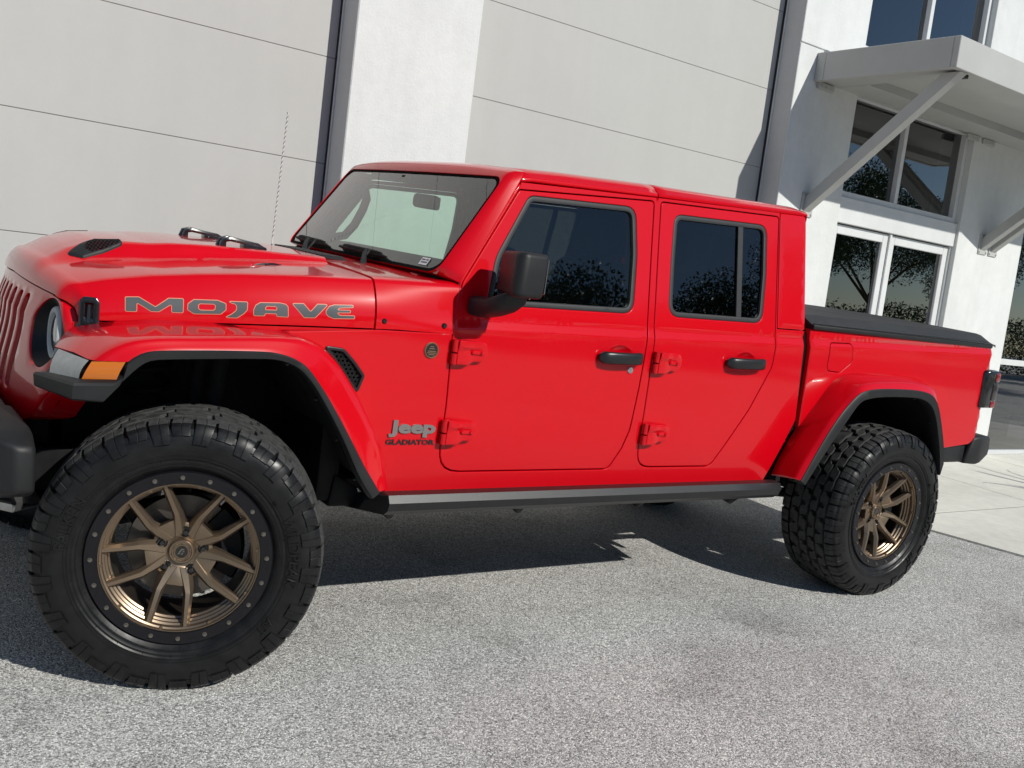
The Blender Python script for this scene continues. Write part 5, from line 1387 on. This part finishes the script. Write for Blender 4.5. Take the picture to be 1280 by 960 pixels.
# ------------------------------------------------------------------ planting
def leaves(g_, P_, s0, s1):
    n = len(P_); u = g_.normal(size=(n, 3)); u /= np.linalg.norm(u, axis=1)[:, None]
    w_ = np.cross(u, g_.normal(size=(n, 3))); w_ /= np.linalg.norm(w_, axis=1)[:, None]; s_ = g_.uniform(s0, s1, n)[:, None]
    V = np.stack([P_ - u * s_, P_ + w_ * s_ * .5, P_ + u * s_, P_ - w_ * s_ * .5], 1).reshape(-1, 3)
    return V.tolist(), [(4 * i, 4 * i + 1, 4 * i + 2, 4 * i + 3) for i in range(n)]
def tree(name, x, y, h, spread, seed, label, leafm, n=34000):
    r = random.Random(seed); t = empty(name, (x, y, 0)); tag(t, label, 'tree', 'trees across the lot behind the viewer')
    mb = MB(); ends = []
    trunk_h = h * .32
    mb.tube([(x, y, -.05), (x + r.uniform(-.1, .1), y, trunk_h * .5), (x + r.uniform(-.2, .2), y, trunk_h)], [.17, .14, .12], 9)
    for k in range(7):
        a = 2 * math.pi * k / 7 + r.uniform(-.3, .3); l = spread * r.uniform(.55, .95); z1 = trunk_h + (h - trunk_h) * r.uniform(.25, .8)
        p0 = Vector((x, y, trunk_h * r.uniform(.75, 1))); p2 = Vector((x + l * math.cos(a), y + l * math.sin(a), z1)); p1 = p0.lerp(p2, .5) + Vector((0, 0, .4))
        mb.tube([p0[:], p1[:], p2[:]], [.09, .06, .02], 7); ends += [p2, p1.lerp(p2, .5), p2.lerp(Vector((x, y, h * .85)), .4)]
    ends += [Vector((x, y, h * .8)), Vector((x + .5, y, h * .7))]
    mb.build('trunk', M['trunk'], t)
    g_ = np.random.default_rng(seed); E_ = np.array([e[:] for e in ends])
    d = g_.normal(size=(n, 3)) * (1, 1, .75); d /= np.linalg.norm(d, axis=1)[:, None]
    P_ = E_[g_.integers(0, len(E_), n)] + d * (spread * .34 * g_.random(n) ** .45)[:, None]
    vs, fs = leaves(g_, P_, .035, .080)
    me = bpy.data.meshes.new('crown'); me.from_pydata(vs, [], fs); me.materials.append(leafm); o = bpy.data.objects.new('crown', me); COL.objects.link(o); adopt(o, t)
    return t
tr = [(5, -23, 6.0, 3.0), (11, -21, 9.0, 3.4), (15.5, -20, 9.4, 3.3), (19.0, -21, 10.0, 3.3), (22.5, -20, 9.9, 3.3), (26.5, -21, 11.2, 3.4), (31, -21, 12.4, 3.8), (-2, -27, 6.2, 3.2), (-9, -26, 7.2, 3.6), (-17, -25, 6.6, 3.4), (37, -21, 9.5, 3.8), (44, -22, 10.5, 3.8), (51, -21, 9.2, 3.8)]
words = ['low round', 'open mid-height', 'tall spreading', 'broad leaning', 'tall open', 'broad low', 'dense full', 'small round', 'dense tall', 'sparse wide', 'wide even', 'tall outermost', 'low outermost']
for i, (x, y, h, s_) in enumerate(tr):
    tree('broadleaf_tree', x, y, h, s_, 20 + i, words[i] + ' green broadleaf tree across the lot, mirrored in the windows', M['leaf'] if i % 3 else M['leaf2'])
# clipped hedge below the trees: dense leaves on a stem framework
hd = empty('hedge', (10, -16.5, 0)); tag(hd, 'long green hedge across the lot under the broadleaf trees', 'hedge')
g_ = np.random.default_rng(3); n = 70000; x = g_.uniform(-22, 60, n); top_ = 2.35 + .25 * np.sin(x * .7) + .18 * np.sin(x * 2.1)
vs, fs = leaves(g_, np.stack([x, -16.5 + g_.normal(size=n) * .40, .05 + top_ * g_.random(n) ** .8 + g_.normal(size=n) * .08], 1), .035, .085)
me = bpy.data.meshes.new('foliage'); me.from_pydata(vs, [], fs); me.materials.append(M['leaf']); o = bpy.data.objects.new('foliage', me); COL.objects.link(o); adopt(o, hd)
# strappy plant at the sidewalk's right edge; only a leaf tip enters the picture, its shadow crosses the slabs
pl = empty('strappy_plant', (8.40, .55, .014)); tag(pl, 'strappy green plant at the sidewalk edge by the storefront', 'plant')
r = random.Random(9)
for k in range(26):
    a = 2 * math.pi * k / 26 + r.uniform(-.2, .2); l = r.uniform(.6, 1.15); hgt = r.uniform(.35, .95); mb = MB(); rows = []
    for q in range(7):
        t = q / 6; rad = l * t; z = .014 + hgt * 1.9 * t * (1 - .62 * t); w_ = .028 * (1 - t) ** .6 * (.5 + min(1, t * 4) * .5)
        c = Vector((8.40 + rad * math.cos(a), .55 + rad * math.sin(a), z)); n_ = Vector((-math.sin(a), math.cos(a), 0)) * w_
        rows.append([(c - n_)[:], (c + Vector((0, 0, -.006)))[:], (c + n_)[:]])
    mb.grid(rows); mb.build('leaf', M['leaf2'], pl, 60)
